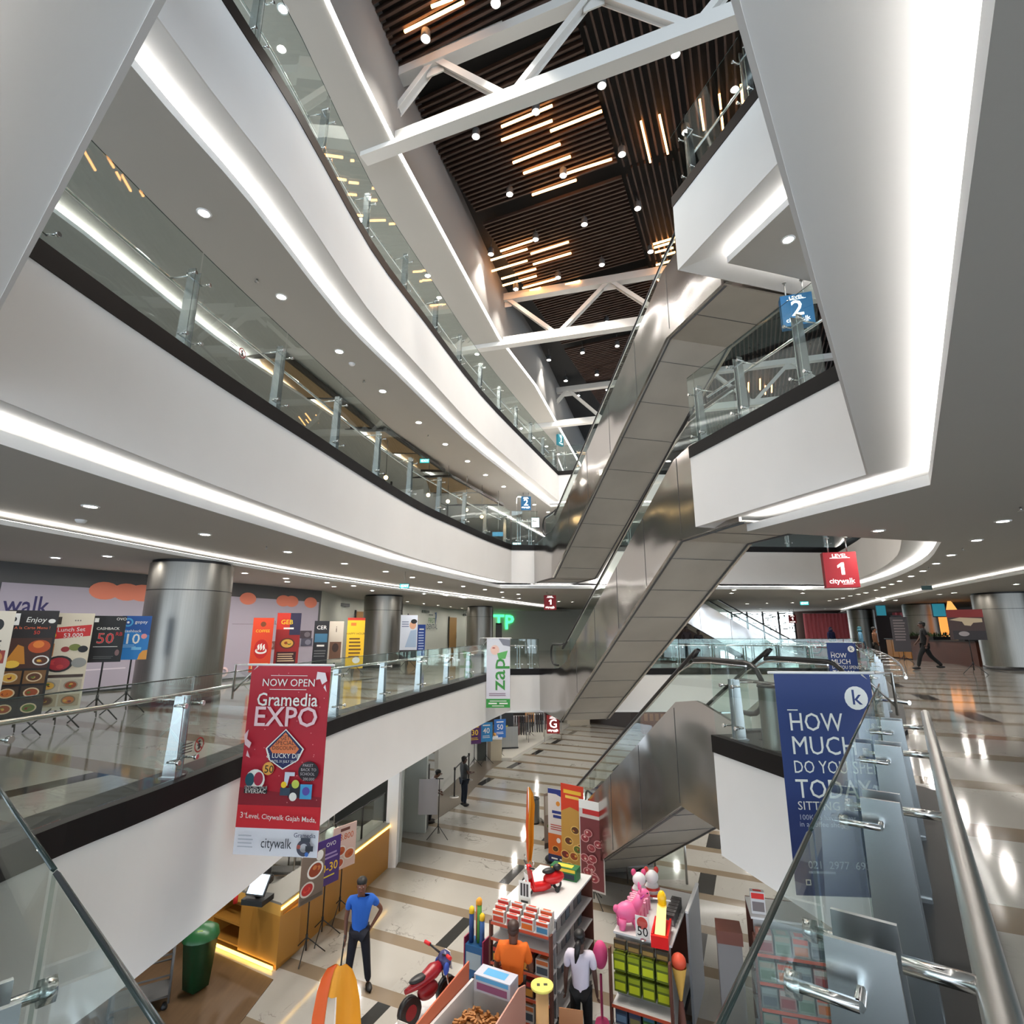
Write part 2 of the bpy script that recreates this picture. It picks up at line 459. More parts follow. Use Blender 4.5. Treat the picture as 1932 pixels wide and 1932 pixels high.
# timber slat panels: across the atrium on the left, along it on the right
m = MB().use('slat'); m.mats = ['slat']
for k in range(-1, 9):
    u0 = 9.05 + (k - 1) * 4.42; u1 = u0 + 3.9
    u = u0
    while u < u1:
        a = uv2(u, -6.95 - .05 * k); c = uv2(u, -4.75); d = uv2(u, -4.72); e = uv2(u, -2.4)
        if k % 2 == 0 or True:
            m.beam((*a, ZS), (*e, ZS), .055, .11)
        u += .165
    v = -2.25
    while v < 12:
        a = uv2(u0 - (.25 if int(v * 7) % 3 else 0), v); c = uv2(u1 + .15, v)
        m.beam((*a, ZS), (*c, ZS), .05, .11); v += .19
struct(m.build('ceiling_slats', 'slat'))

# ------------------------------------------------------------------ columns
def column(x, y, z0, z1, r, label):
    t = thing('steel_column', (x, y, z0), label, 'column', 'steel clad columns')
    h = z1 - z0
    MB().lathe((0, 0), [(r, .12), (r, h - .62)], 48).build('shaft', 'brushed', t)
    MB().lathe((0, 0), [(r, h - .605), (r, h - .06)], 48).build('collar', 'brushed', t)
    MB().lathe((0, 0), [(r - .02, h - .62), (r - .02, h - .6)], 48).lathe((0, 0), [(r - .04, h - .07), (r - .04, h + .0)], 48).build('joint', 'black', t)
    MB().lathe((0, 0), [(r + .01, 0), (r + .01, .12), (r, .12)], 48).build('plinth', 'black', t)
    return t
ZC1 = L2 - 1.38 - .15
ZC1B = ZC1 - .16
column(-6.8, 11.3, L1, ZC1B, .78, 'big steel clad round column behind the row of menu posters')
column(-5.25, 22.0, L1, ZC1B, .78, 'steel clad round column beside the yellow poster')
column(-1.9, 32.0, L1, ZC1B, .78, 'steel clad round column beside the green letters')
column(2.7, 41.5, L1, ZC1B, .78, 'distant steel clad round column behind the small red level sign')
column(18.75, 20.5, L1, ZC1B, .93, 'wide steel clad column at the edge of the photo behind the cafe counter')
column(22.2, 29.0, L1, ZC1B, .98, 'dark steel column between the cafe and the pink curtains')
column(23.6, 36.5, L1, ZC1B, .80, 'distant dark column at the end of the pink curtains')

# ------------------------------------------------------------------ balustrades
def railing(line, z, label, step=1.75, start=.3, rail_in=.30, rail_r=.022, gh=1.22, posts=None, twin=.045, name='glass_balustrade', plate_d=.13, group=None, hk=1.12, rail_m='chrome'):
    gh *= hk; hz = .95 * hk
    """glass on spider clamps outside steel plate posts, tube handrail inside; the void is on the line's left"""
    mid = Vector(line[len(line) // 2])
    t = thing(name, (line[0][0], line[0][1], z), label, 'balustrade', group)
    o = Vector((line[0][0], line[0][1], z))
    loc = [Vector((p[0], p[1], 0)) - Vector((o.x, o.y, 0)) for p in line]
    plan = [(p.x, p.y) for p in loc]
    gl = offset(plan, -.045); hr = offset(plan, -.16 - rail_in)
    # cut the line into bays
    acc = [0.0]
    for a, b in zip(plan[:-1], plan[1:]): acc.append(acc[-1] + (Vector(b) - Vector(a)).length)
    def point(s, ln):
        for i in range(len(acc) - 1):
            if s <= acc[i + 1] + 1e-6:
                k = (s - acc[i]) / max(1e-6, acc[i + 1] - acc[i])
                return Vector(ln[i]).lerp(Vector(ln[i + 1]), k)
        return Vector(ln[-1])
    tot = acc[-1]
    if posts is None:
        n = max(1, int(round((tot - start * 2) / step))); posts = [start + (tot - 2 * start) * i / n for i in range(n + 1)]
    ins = offset(plan, -.14)
    for s in posts:
        p = point(s, ins); q = point(min(s + .05, tot), ins); d = (q - p); d = d.normalized() if d.length > 1e-6 else (point(tot, ins) - point(tot - .05, ins)).normalized()
        nrm = Vector((-d.y, d.x))     # towards the void
        m = MB().use('plate'); D3 = Vector((d.x, d.y, 0)); N3 = Vector((nrm.x, nrm.y, 0)); P = Vector((p.x, p.y, 0))
        for sgn in ((-1, 1) if twin else (0,)):
            c = P + D3 * (sgn * twin)
            prof = [(-plate_d * .5, .06), (plate_d * .5, .06), (plate_d * .36, 1.0 * hk), (-plate_d * .36, 1.0 * hk)]
            m.extr([c + N3 * (a + .02 * zz) + Vector((0, 0, zz)) for a, zz in prof], D3 * .012)
        m.obox(P + Vector((0, 0, .07)), D3 * .16, N3 * .16, Vector((0, 0, .02)))
        po = m.build('post', None, t)
        for zz in (.22, .90 * hk):
            c = MB().use('chrome')
            A = P + N3 * .02 + Vector((0, 0, zz))
            c.tube([A - D3 * .12, A + D3 * .12], .011, 6)
            for sgn in (-1, 1):
                c.tube([A + D3 * .12 * sgn, A + D3 * .12 * sgn + N3 * .10], .011, 6)
                c.tube([A + D3 * .12 * sgn + N3 * .098, A + D3 * .12 * sgn + N3 * .125], .024, 8)
            c.build('spider_clamp', None, po)
        hp = point(s, hr); A = P - N3 * .05 + Vector((0, 0, hz))
        MB().use('chrome').tube([A, Vector((hp.x, hp.y, hz))], rail_r * .55, 6).build('rail_bracket', None, po)
    cuts = [0.0] + [s for s in posts if .12 < s < tot - .12] + [tot]
    for a, b in zip(cuts[:-1], cuts[1:]):
        ss = [a + .012] + [x for x in acc if a + .05 < x < b - .05] + [b - .012]
        pl = [tuple(point(x, gl)) for x in ss]
        m = MB().use('glass').wall(pl, .075, gh, -.012)
        m.use('glassedge')
        tp = offset(pl, -.006)
        m.tube([(x, y, gh) for x, y in tp], .0055, 4)
        m.build('glass_panel', None, t)
    m = MB().use(rail_m)
    m.tube([(x, y, hz) for x, y in hr], rail_r, 10); m.build('handrail', None, t)
    return t
def sub(V, a, b):
    """the run of outline V between the points nearest a and b (in outline order)"""
    i = min(range(len(V)), key=lambda k: (Vector(V[k]) - Vector(a)).length); j = min(range(len(V)), key=lambda k: (Vector(V[k]) - Vector(b)).length)
    return V[i:j + 1] if j >= i else V[i:] + V[:j + 1]
K1 = .79
railing(sub(V1, (-.05, 19.85), (-3.27, 3.25)), L1, 'long curved glass balustrade behind the red hanging banner', step=1.8, hk=K1)
railing(sub(V2, (-.02, 19.7), (-3.93, 3.5)), L2, 'long curved glass balustrade one floor above the red banner', step=1.75)
railing(sub(V3, (2.27, 25.0), (-3.75, 3.5)), L3, 'topmost curved glass balustrade below the roof edge light', step=1.75)
railing([(-3.24, 3.28), (-1.47, 1.72), (-.357, .743), (-.03, .45)], L1, 'near glass balustrade crossing the bottom corner beside the green bin', posts=[3.23], hk=K1)
railing([(-.03, .42), (.19, .738), (2.13, 3.427), (3.05, 4.70)], L1, 'near glass balustrade with thick brushed handrail in front of the blue banner', posts=[1.13, 2.27, 3.44, 4.46], rail_in=.17, rail_r=.030, hk=K1, plate_d=.17, twin=.065, rail_m='steel')
railing([(1.0, 19.95), (.5, 19.9), (-.05, 19.85)], L1, 'short glass balustrade beside the foot of the middle escalator', step=1.0, hk=.9)
railing([(1.0, 19.8), (.5, 19.75), (-.02, 19.7)], L2, 'short glass balustrade beside the foot of the upper escalator', step=1.0)
railing([(3.6, 24.7), (3.1, 24.8), (2.27, 25.0)], L3, 'short glass balustrade at the far corner of the top floor', step=1.0)
railing([(3.9, 6.1), (3.12, 8.85)], L2, 'glass balustrade over the white corner panel beside the upper blue level sign', posts=[.4, 1.6, 2.65])
railing([(3.6, 5.9), (2.9, 8.12)], L3, 'glass balustrade on the top floor corner near the vertical amber tubes', posts=[.5, 1.9])
railing([(12.6, 20.2), (9.0, 20.1), (4.6, 20.02)], L1, 'far glass balustrade behind the middle escalator', step=1.3, hk=.9)
railing([(12.6, 20.4), (9.1, 20.2), (4.2, 19.88)], L2, 'far glass balustrade one floor up behind the red level sign', step=1.5)
railing(sub(V1, (5.2, 8.1), (12.7, 20.2)), L1, 'glass balustrade sweeping away past the small blue banner', step=1.5, hk=K1)
railing([(3.22, 5.05), (2.64, 7.46)], L1, 'glass balustrade beside the steel bin at the top of the lowest escalator', posts=[.75, 2.1], hk=K1)

# ------------------------------------------------------------------ escalators
SL = math.tan(R(30))
def escalator(x, y, z, ang, H, label, ground=False):
    """s runs from the foot up towards the viewer, w across; origin on the left side plane where the steps begin to rise"""
    t = thing('escalator', (x, y, z), label, 'escalator')
    ex, ey = math.sin(R(ang)), -math.cos(R(ang)); wx, wy = -ey, ex
    P = lambda s, w, zz: Vector((ex * s + wx * w, ey * s + wy * w, zz))
    WD = 1.65; s1 = H / SL; se = s1 + 1.55
    step = lambda s: min(max(s * SL, 0), H)
    pit = 0.012 if ground else -1.35
    top = [(-1.5, .12), (-.35, .22), (.35, .44), (s1 - .3, H + .22), (s1 + .35, H + .32), (s1 + .55, H + .30), (se, H + .10)]
    kb = (pit + 1.2) / SL
    s_low = -3.4 if not ground else -1.9
    bot = [(se, H - 1.40), ((H - .2) / SL, H - 1.40), (kb, pit), (s_low, pit)]
    prof = top + bot + ([(s_low, -.02 if not ground else .1)] if not ground else [(s_low, .1)])
    for w0, w1, nm in ((0, .05, 'side_cladding'), (WD - .05, WD, 'side_cladding')):
        m = MB().use('ripple').extr([P(s, w0, zz) for s, zz in prof], P(0, w1, 0) - P(0, w0, 0))
        m.use('dgrey')
        k = 1.4
        while k < s1:
            m.beam(P(k, w0 - .003 if w0 == 0 else w1 + .003, step(k) - 1.15), P(k, w0 - .003 if w0 == 0 else w1 + .003, step(k) + .33), .012, .004, up=(wx, wy, 0)); k += 1.55
        m.build(nm, None, t)
    m = MB().use('panelsteel')
    ub = [(se, H - 1.40), ((H - .2) / SL, H - 1.40), (kb, pit)] + ([] if ground else [(s_low, pit)])
    for (a, za), (b, zb) in zip(ub[:-1], ub[1:]):
        m.use('panelsteel'); m.add([P(a, .05, za), P(b, .05, zb), P(b, WD - .05, zb), P(a, WD - .05, za), P(a, .05, za + .03), P(b, .05, zb + .03), P(b, WD - .05, zb + .03), P(a, WD - .05, za + .03)],
              [(0, 1, 2, 3), (4, 5, 6, 7), (0, 1, 5, 4), (2, 3, 7, 6), (1, 2, 6, 5), (0, 3, 7, 4)])
        n = max(1, int(abs(a - b) / .95)); m.use('dgrey')
        for i in range(1, n + 1):
            k = a + (b - a) * (i - .5) / n; zz = za + (zb - za) * (i - .5) / n - .004
            m.beam(P(k, .06, zz), P(k, WD - .06, zz), .014, .006)
    for w in (.10, WD - .10):
        m.use('dgrey'); m.tube([P(a, w, za - .01) for a, za in ub], .02, 6)
    m.build('underside', None, t)
    if not ground:
        MB().use('ripple').extr([P(s_low, 0, pit), P(s_low, WD, pit), P(s_low, WD, -.03), P(s_low, 0, -.03)], P(.03, 0, 0)).build('end_cladding', None, t)
    m = MB().use('grey'); n = int(s1 / .35)
    for i in range(n):
        s0 = i * s1 / n
        m.add([P(s0, .3, step(s0) - .3), P(s0 + s1 / n, .3, step(s0) - .1), P(s0 + s1 / n, WD - .3, step(s0) - .1), P(s0, WD - .3, step(s0) - .3),
               P(s0, .3, step(s0 + s1 / n)), P(s0 + s1 / n, .3, step(s0 + s1 / n)), P(s0 + s1 / n, WD - .3, step(s0 + s1 / n)), P(s0, WD - .3, step(s0 + s1 / n))],
              [(0, 1, 2, 3), (4, 5, 6, 7), (0, 1, 5, 4), (2, 3, 7, 6), (1, 2, 6, 5), (0, 3, 7, 4)])
    m.build('steps', None, t)
    MB().use('steel').obox(P(-.9, WD / 2, .02), P(1.8, 0, 0), P(0, WD - .5, 0), (0, 0, .03)).obox(P(s1 + .6, WD / 2, H + .02), P(1.2, 0, 0), P(0, WD - .5, 0), (0, 0, .03)).build('floor_plate', None, t)
    hl = [(-1.35, .96), (-.6, .96), (-.2, 1.0), (.25, 1.17), (s1 - .4, H + .75), (s1 + .1, H + .93), (s1 + .6, H + .96), (s1 + 1.5, H + .96)]
    for w in (.16, WD - .16):
        gp = [(-1.3, .12)] + [(s, zz - .04) for s, zz in hl] + [(s1 + 1.5, H + .06), (s1 + .3, H + .25), (s1 - .3, H + .15), (.3, .35), (-.35, .14)]
        MB().use('glass').extr([P(s, w, zz) for s, zz in gp], P(0, .014, 0)).build('glass_side', None, t)
        a0 = [(-1.35 - .34 * math.sin(a), .62 + .34 * math.cos(a)) for a in [math.pi * i / 8 for i in range(8, 0, -1)]]
        a1 = [(s1 + 1.5 + .34 * math.sin(a), H + .62 + .34 * math.cos(a)) for a in [math.pi * i / 8 for i in range(1, 9)]]
        hh = smooth_line(hl, 4)
        full = [(-.9, .28)] + a0 + hh + a1 + [(s1 + 1.1, H + .28)]
        MB().use('rubber').tube([P(s, w + .007, zz) for s, zz in full], .034, 8).build('handrail', None, t)
        MB().use('chrome').tube([P(s, w + .007, zz - .045) for s, zz in hl], .016, 6).build('rail_trim', None, t)
    return t
escalator(1.27, 17.0, G, 11.3, L1 - G, 'lowest escalator, rising from the marble ground floor past the food posters', True)
escalator(1.57, 17.4, L1, 12.7, L2 - L1, 'middle steel clad escalator, ending under the white corner panel')
escalator(1.42, 17.6, L2, 15.0, L3 - L2, 'upper steel clad escalator, climbing towards the slatted timber roof')

# ------------------------------------------------------------------ roof trusses
def truss(a, b, z, depth, n, label, w=.30):
    a, b = Vector((*a, z)), Vector((*b, z)); d = b - a
    t = thing('roof_truss', a, label, 'truss')
    O = Vector((0, 0, 0)); U = Vector((0, 0, depth)); ext = d.normalized()
    MB().use('trusswhite').beam(O, d, w, w * 1.15).build('lower_chord', None, t)
    MB().use('trusswhite').beam(O + U - ext * .3, d + U + ext * 2, w, w).build('upper_chord', None, t)
    for i in range(n):
        p0, pm, p1 = d * (i / n), d * ((i + .5) / n) + U, d * ((i + 1) / n)
        for q0, q1 in ((p0, pm), (p1, pm)):
            m = MB().use('trusswhite'); dd = (q1 - q0).normalized()
            side = dd.cross(Vector((0, 0, 1))).normalized(); up = side.cross(dd)
            m.obox((q0 + q1) / 2, (q1 - q0), side * .18, up * .025); m.obox((q0 + q1) / 2 - side * .09, (q1 - q0), side * .02, up * .15); m.obox((q0 + q1) / 2 + side * .09, (q1 - q0), side * .02, up * .15)
            m.build('diagonal', None, t)
        m = MB().use('trusswhite'); e = ext * .28
        m.obox(pm - U * .06 - Vector((0, 0, .12)), e * 1.6, Vector((0, 0, .30)), ext.cross(Vector((0, 0, 1))) * .03).build('gusset', None, t)
    return t
truss((-3.55, 10.55), (10.5, 5.15), 17.15, 1.95, 4, 'near white steel truss crossing under the slatted roof')
truss((-2.2, 19.5), (13.6, 15.1), 17.1, 1.95, 4, 'second white steel truss behind the top of the upper escalator')
truss((1.3, 27.5), (15.5, 23.4), 17.0, 1.95, 4, 'far white steel truss beyond the upper escalator', .28)

# ------------------------------------------------------------------ lights
def downlight_proto():
    t = thing('downlight', (0, 0, 0), '', 'downlight')
    MB().use('lamp').lathe((0, 0), [(.001, -.004), (.075, -.004)], 16).build('lamp_disc', None, t)
    MB().use('lampring').lathe((0, 0), [(.074, -.012), (.098, -.012), (.105, 0)], 16).build('trim_ring', None, t)
    return t
_dl = downlight_proto(); _dl_used = [False]
def inside(p, poly):
    c = False
    for (x0, y0), (x1, y1) in zip(poly, poly[1:] + poly[:1]):
        if (y0 > p[1]) != (y1 > p[1]) and p[0] < (x1 - x0) * (p[1] - y0) / (y1 - y0) + x0: c = not c
    return c
def downlight(x, y, z, label, group):
    o = _dl if not _dl_used[0] else copy_tree(_dl); _dl_used[0] = True
    o.location = (x, y, z); o['label'] = label; o['group'] = group
A1 = ('recessed downlight in the gallery ceiling over the menu posters, front row', 'front row of downlights over the poster gallery')
A2 = ('recessed downlight in the gallery ceiling over the menu posters, back row', 'back row of downlights over the poster gallery')
for px, py in ((171, 955), (387, 1008), (543, 1041), (650, 1063), (728, 1078), (778, 1089), (830, 1098), (874, 1106), (915, 1112), (947, 1117), (978, 1121)):
    p = atz(px, py, ZC1); downlight(p.x, p.y, ZC1, *A1)
for px, py in ((203, 1049), (462, 1081), (540, 1091), (617, 1099), (667, 1105), (800, 1120), (841, 1124), (877, 1128), (949, 1133), (980, 1135), (1055, 1140), (1080, 1141)):
    p = atz(px, py, ZC1B); downlight(p.x, p.y, ZC1B if inside(p, BACKS[1][0]) else ZC1, *A2)
A3 = ('recessed downlight in the long curving row over the cafe walkway', 'curving row of downlights over the cafe walkway')
for px, py in ((1657, 1001), (1892, 983), (1842, 1019), (1794, 1047), (1766, 1063), (1741, 1077), (1719, 1087), (1697, 1096), (1682, 1102), (1666, 1108), (1652, 1113), (1634, 1118), (1619, 1121), (1604, 1124), (1590, 1128), (1578, 1130), (1565, 1133)):
    p = atz(px, py, ZC1); downlight(p.x, p.y, ZC1, *A3)
A4 = ('recessed downlight low over the cafe front', 'downlights over the cafe front')
for px, py in ((1917, 1102), (1800, 1118), (1773, 1121), (1689, 1132), (1657, 1134)):
    p = atz(px, py, ZC1B); downlight(p.x, p.y, ZC1B if inside(p, BACKS[1][1]) else ZC1, *A4)
ZC2 = L3 - 1.45 - .15
A5 = ('recessed downlight in the sweeping row under the top floor gallery', 'sweeping row of downlights under the top floor')
for px, py in ((385, 402), (531, 560), (640, 663), (722, 738), (790, 797), (840, 838), (882, 870), (916, 896), (950, 918), (980, 937), (1008, 952), (1034, 966)):
    p = atz(px, py, ZC2); downlight(p.x, p.y, ZC2, *A5)
p = atz(1487, 452, ZC2); downlight(p.x, p.y, ZC2, 'single recessed downlight near the upper blue level sign', 'downlight near the blue sign')
A6 = ('recessed downlight in the top gallery ceiling beside the roof edge light', 'downlights in the top gallery ceiling')
for px, py in ((534, 17), (683, 415), (723, 494), (807, 520), (900, 668), (934, 768), (983, 808), (1008, 826), (1031, 842), (1054, 857)):
    p = atz(px, py, ZR); downlight(p.x, p.y, ZR, *A6)
A7 = ('distant recessed downlight under the far bridge', 'downlights under the far bridge')
for px, py in ((1380, 1119), (1385, 1113), (1516, 1112), (1514, 1119), (1447, 1138), (1495, 1137), (1126, 1111), (1138, 1108), (1210, 1119), (1330, 1140)):
    p = atz(px, py, ZC1); downlight(p.x, min(p.y, 40), ZC1, *A7)

mat('spot_glow', (1, 1, 1), .5, emit=(1.0, .94, .84), es=45.0)
sp_l = bpy.data.lights.new('roof_spot', 'SPOT'); sp_l.energy = SPOT_W; sp_l.spot_size = R(80); sp_l.spot_blend = .6; sp_l.shadow_soft_size = .12; sp_l.color = (1.0, .93, .84)
def spot_proto():
    t = thing('roof_spotlight', (0, 0, 0), 'white cylinder spotlight hanging among the timber slats', 'spotlight', 'spotlights in the slatted roof')
    MB().use('dgrey').lathe((0, 0), [(.001, .22), (.10, .22), (.11, .02), (.105, 0)], 16).build('housing', None, t)
    MB().use('spot_glow').lathe((0, 0), [(.001, .004), (.085, .004)], 16).build('lens', None, t)
    MB().use('dgrey').tube([(0, 0, .22), (0, 0, .60)], .012, 6).build('stem', None, t)
    l = bpy.data.objects.new('spot_beam', sp_l); COL.objects.link(l); l.parent = t; l.location = (0, 0, -.03)
    return t
_sp = spot_proto(); first = True
for cx, cy in ((925, 18), (560, 203), (1862, 283), (1478, 447), (1135, 583), (822, 712), (1583, 805), (1915, 690), (1277, 915), (998, 1013), (1665, 1087), (1387, 1170), (1133, 1248), (900, 1325), (1478, 1380), (1732, 1312), (1250, 1447), (1030, 1507), (1503, 1678), (1303, 1726), (1558, 1803), (1377, 1838), (1202, 1876), (1452, 1953), (1290, 1984), (1507, 2031), (1355, 2061)):
    p = atz(600 + cx / 2.76, cy / 2.76, 18.85)
    o = _sp if first else copy_tree(_sp); first = False
    o.location = p
amb = [(450, 165, 760, 10), (590, 35, 700, -8), (955, 660, 1220, 550), (955, 730, 1220, 628), (1210, 683, 1478, 578), (1015, 848, 1262, 750), (1070, 903, 1315, 815), (1290, 905, 1530, 828), (1115, 1015, 1345, 937),
       (950, 1308, 1115, 1253), (900, 1355, 1090, 1297), (905, 1412, 1090, 1357), (1108, 1322, 1305, 1260), (1120, 1377, 1318, 1318), (955, 1452, 1135, 1400), (962, 1487, 1138, 1437), (1065, 1500, 1240, 1452), (990, 1547, 1160, 1498), (1185, 1510, 1365, 1462),
       (1745, 1272, 1860, 1238), (1750, 1290, 1858, 1258), (1755, 1315, 1850, 1290), (1790, 1335, 1860, 1313), (1760, 1380, 1862, 1352), (1780, 1410, 1815, 1440), (1768, 1455, 1800, 1485)]
amb = [(600 + a / 2.76, b / 2.76, 600 + c / 2.76, d / 2.76) for a, b, c, d in amb]
ambv = [(1209, 229, 1227, 306), (1244, 217, 1260, 290), (1320, 188, 1328, 245), (1357, 178, 1360, 205), (1361, 215, 1365, 252), (1398, 160, 1402, 206),
        (1412, 722, 1412, 742), (1434, 715, 1434, 735), (1444, 728, 1444, 744), (1456, 720, 1456, 740)]
for k, (a, b, c, d) in enumerate(amb + ambv):
    if k < len(amb): lab, g = 'amber tube light lying along the slats of the timber roof', 'amber tubes across the slatted roof'
    elif k < len(amb) + 6: lab, g = 'amber tube light lying lengthwise over the top floor corner balustrade', 'amber tubes above the top corner balustrade'
    else: lab, g = 'small amber tube light seen through the balustrade over the white corner panel', 'amber tubes seen through the corner balustrade'
    P0, P1 = atz(a, b, 19.13), atz(c, d, 19.13)
    o = MB().use('amber').beam(P0 * 0, P1 - P0, .05, .05).build('amber_tube_light'); o.location = P0
    tag(o, lab, 'tube light', g)

A8 = ('recessed downlight in the ceiling over the ground floor shops, seen reflected in the marble', 'downlights over the ground floor shops')
for k in range(9):
    for q in range(3):
        x, y = -4.6 + 2.6 * q * (.35 + .65 * (k > 3)) + .42 * k * (k > 3) - (1.2 if k <= 3 else 0), 10.5 + 2.7 * k
        if k > 3 and inside((x, y), V1): continue
        if k <= 3 and (x > -3.4 or inside((x, y), offset(V1, -.6, True))): continue
        downlight(x, y, L1 - 1.52, *A8)
for x, y in ((3.5, 23), (6.5, 23.5), (9.5, 24), (3.8, 27), (7, 27.5), (10, 28), (4, 31), (7.5, 31.5), (1.5, 34.5), (6, 34.5), (5.6, 4.5), (6.8, 7.5), (8.8, 10.5), (10.6, 13.6)): downlight(x, y, L1 - 1.52, *A8)
A9 = ('added downlight brightening the far hall beyond the second balustrade', 'added downlights beyond the second balustrade')  # extra lamps added to lift the dark far walls and curtains
for x, y in ((6, 30), (10, 31), (14, 32), (18, 33), (22, 34), (8, 36), (13, 37.5), (18, 39), (23, 39.5), (28, 37)): downlight(x, y, ZC1, *A9)

# ------------------------------------------------------------------ printed boards
def cm(c, rough=.55, emit=0.0):
    """material of a plain printed / painted colour given as sRGB bytes"""
    k = 'c%02x%02x%02x_%d_%d' % (*c, int(rough * 100), int(emit * 100))
    if k not in M: mat(k, sr(*c), rough, emit=sr(*c) if emit else None, es=emit)
    return k
class Board(MB):
    """a flat sheet in its own plane: x right, z up, face towards -y"""
    def base(s, w, h, c, t=.012, back=None, z0=0.0):
        s.w, s.h, s.t, s.z0 = w, h, t, z0; s.k = 0
        s.use(cm(back or c)); s.box(-w / 2, -t / 2, z0, w / 2, t / 2, z0 + h)
        s.rect(0, 0, 1, 1, c); return s
    def _y(s): s.k += 1; return -s.t / 2 - .0006 * s.k - .0004
    def X(s, u): return (u - .5) * s.w
    def Z(s, v): return s.z0 + v * s.h
    def rect(s, u0, v0, u1, v1, c, e=0.0):
        y = s._y(); s.use(cm(c, .5, e)); return s.quad((s.X(u0), y, s.Z(v0)), (s.X(u1), y, s.Z(v0)), (s.X(u1), y, s.Z(v1)), (s.X(u0), y, s.Z(v1)))
    def poly(s, pts, c, e=0.0):
        y = s._y(); s.use(cm(c, .5, e)); p = [Vector((s.X(u), y, s.Z(v))) for u, v in pts]
        return s.add(p, [tuple(t) for t in tessellate_polygon([p])], False)
    def disc(s, u, v, r, c, ry=None, n=18, e=0.0):
        y = s._y(); s.use(cm(c, .5, e)); ry = ry or r
        return s.add([(s.X(u) + r * math.cos(2 * math.pi * i / n), y, s.Z(v) + ry * math.sin(2 * math.pi * i / n)) for i in range(n)], [tuple(range(n))], False)
    def ring(s, u, v, r, r2, c, n=24):
        y = s._y(); s.use(cm(c))
        vs = [(s.X(u) + q * math.cos(2 * math.pi * i / n), y, s.Z(v) + q * math.sin(2 * math.pi * i / n)) for q in (r, r2) for i in range(n)]
        return s.add(vs, [(i, (i + 1) % n, (i + 1) % n + n, i + n) for i in range(n)], False)
    def txt(s, body, u, v, size, c, bold=.0, align='CENTER', sx=1.0, shear=0.0, rot=0.0, e=0.0):
        y = s._y(); s.use(cm(c, .5, e)); a = R(rot)
        return s.text(body, (s.X(u), y, s.Z(v)), (math.cos(a), 0, math.sin(a)), (-math.sin(a), 0, math.cos(a)), size, align, bold, sx, shear)
    def lines(s, u0, u1, v0, dv, n, c, hgt=.4, rag=.15):
        for i in range(n):
            v = v0 - dv * i; s.rect(u0, v - dv * hgt / 2, u1 - rag * random.random() * (u1 - u0), v + dv * hgt / 2, c)
        return s
    def dish(s, u, v, r, plate, food, n=3):
        s.disc(u, v, r, plate, r * .75); s.disc(u, v, r * .8, food[0], r * .58)
        for i in range(n):
            a = random.random() * 6.3; q = r * .4 * random.random() + .1 * r
            s.disc(u + q * math.cos(a) / s.w, v + q * .6 * math.sin(a) / s.h, r * .27, food[(i + 1) % len(food)], r * .2, 9)
        return s
def tripod(t, top, mid=.34, spread=.36, y=.03, base=None):
    MB().use('black').tube([(0, y, .12), (0, y, top)], .013, 8).build('pole', None, t)
    for i in range(3):
        a = R(90 + 120 * i)
        MB().use('black').tube([(0, y, mid), (spread * math.cos(a), y + spread * math.sin(a), .012)], .010, 6).build('leg', None, t)
    MB().use('black').tube([(0, y, mid - .04), (0, y, mid + .05)], .022, 8).build('hub', None, t)
def standee(name, foot, face, label, cat, bd, top=None, zb=0.0, stand=True, group=None):
    """face: heading in degrees of the printed side's normal (0 = towards -y)"""
    t = thing(name, foot, label, cat, group, R(face))
    bd.build('printed_board', None, t)
    if stand:
        tripod(t, (top or (bd.z0 + bd.h * .9)))
    return t
WH, BK, RD, YL = (238, 236, 230), (18, 16, 16), (196, 32, 34), (244, 200, 40)
FOOD = [(150, 70, 30), (200, 110, 40), (90, 50, 25), (220, 170, 70), (120, 30, 24), (90, 110, 40)]
def food(k=3): return random.sample(FOOD, k)
# --- the row of menu posters on level one
b = Board().base(.54, 1.46, (30, 22, 20), z0=.22)
b.rect(.06, .86, .24, .97, WH).disc(.12, .915, .035, (60, 60, 60)).txt('Enjoy', .56, .91, .072, WH, .004, shear=.15).disc(.88, .9, .04, WH, .03)
b.txt('A la Carte Menu !', .52, .835, .038, (230, 110, 70), .003).txt('50', .62, .79, .05, (220, 60, 40), .004)
b.rect(.05, .46, .95, .74, (70, 36, 22)); b.poly([(.08, .5), (.3, .68), (.42, .66), (.5, .5)], (200, 130, 40)); b.disc(.72, .66, .12, (190, 80, 30), .09).disc(.7, .68, .06, (230, 130, 50), .05).dish(.8, .53, .09, WH, food()); b.disc(.25, .5, .08, (235, 190, 70), .05)
for r_ in range(3):
    for q_ in range(2):
        b.rect(.05 + .47 * q_, .04 + .14 * r_, .48 + .47 * q_, .16 + .14 * r_, [(120, 82, 40), (60, 44, 30), (40, 36, 34)][2 - r_]); b.dish(.26 + .47 * q_, .1 + .14 * r_, .085, (214, 190, 150), food())
standee('menu_poster', atz(20, 1391, L1), 38, 'tall dark menu poster headed Enjoy with food photos, on a tripod', 'poster', b)
b = Board().base(.55, 1.40, (226, 214, 190), z0=.26)
b.rect(.1, .88, .3, .96, (60, 50, 40)).txt('\u2022\u2022\u2022', .65, .92, .06, (120, 110, 100)); b.poly([(.03, .72), (.97, .76), (.97, .88), (.03, .84)], (206, 40, 38))
b.txt('Lunch Set', .54, .825, .060, WH, .004, rot=2).txt('53.000', .60, .765, .062, WH, .006, rot=2).disc(.14, .765, .055, YL)
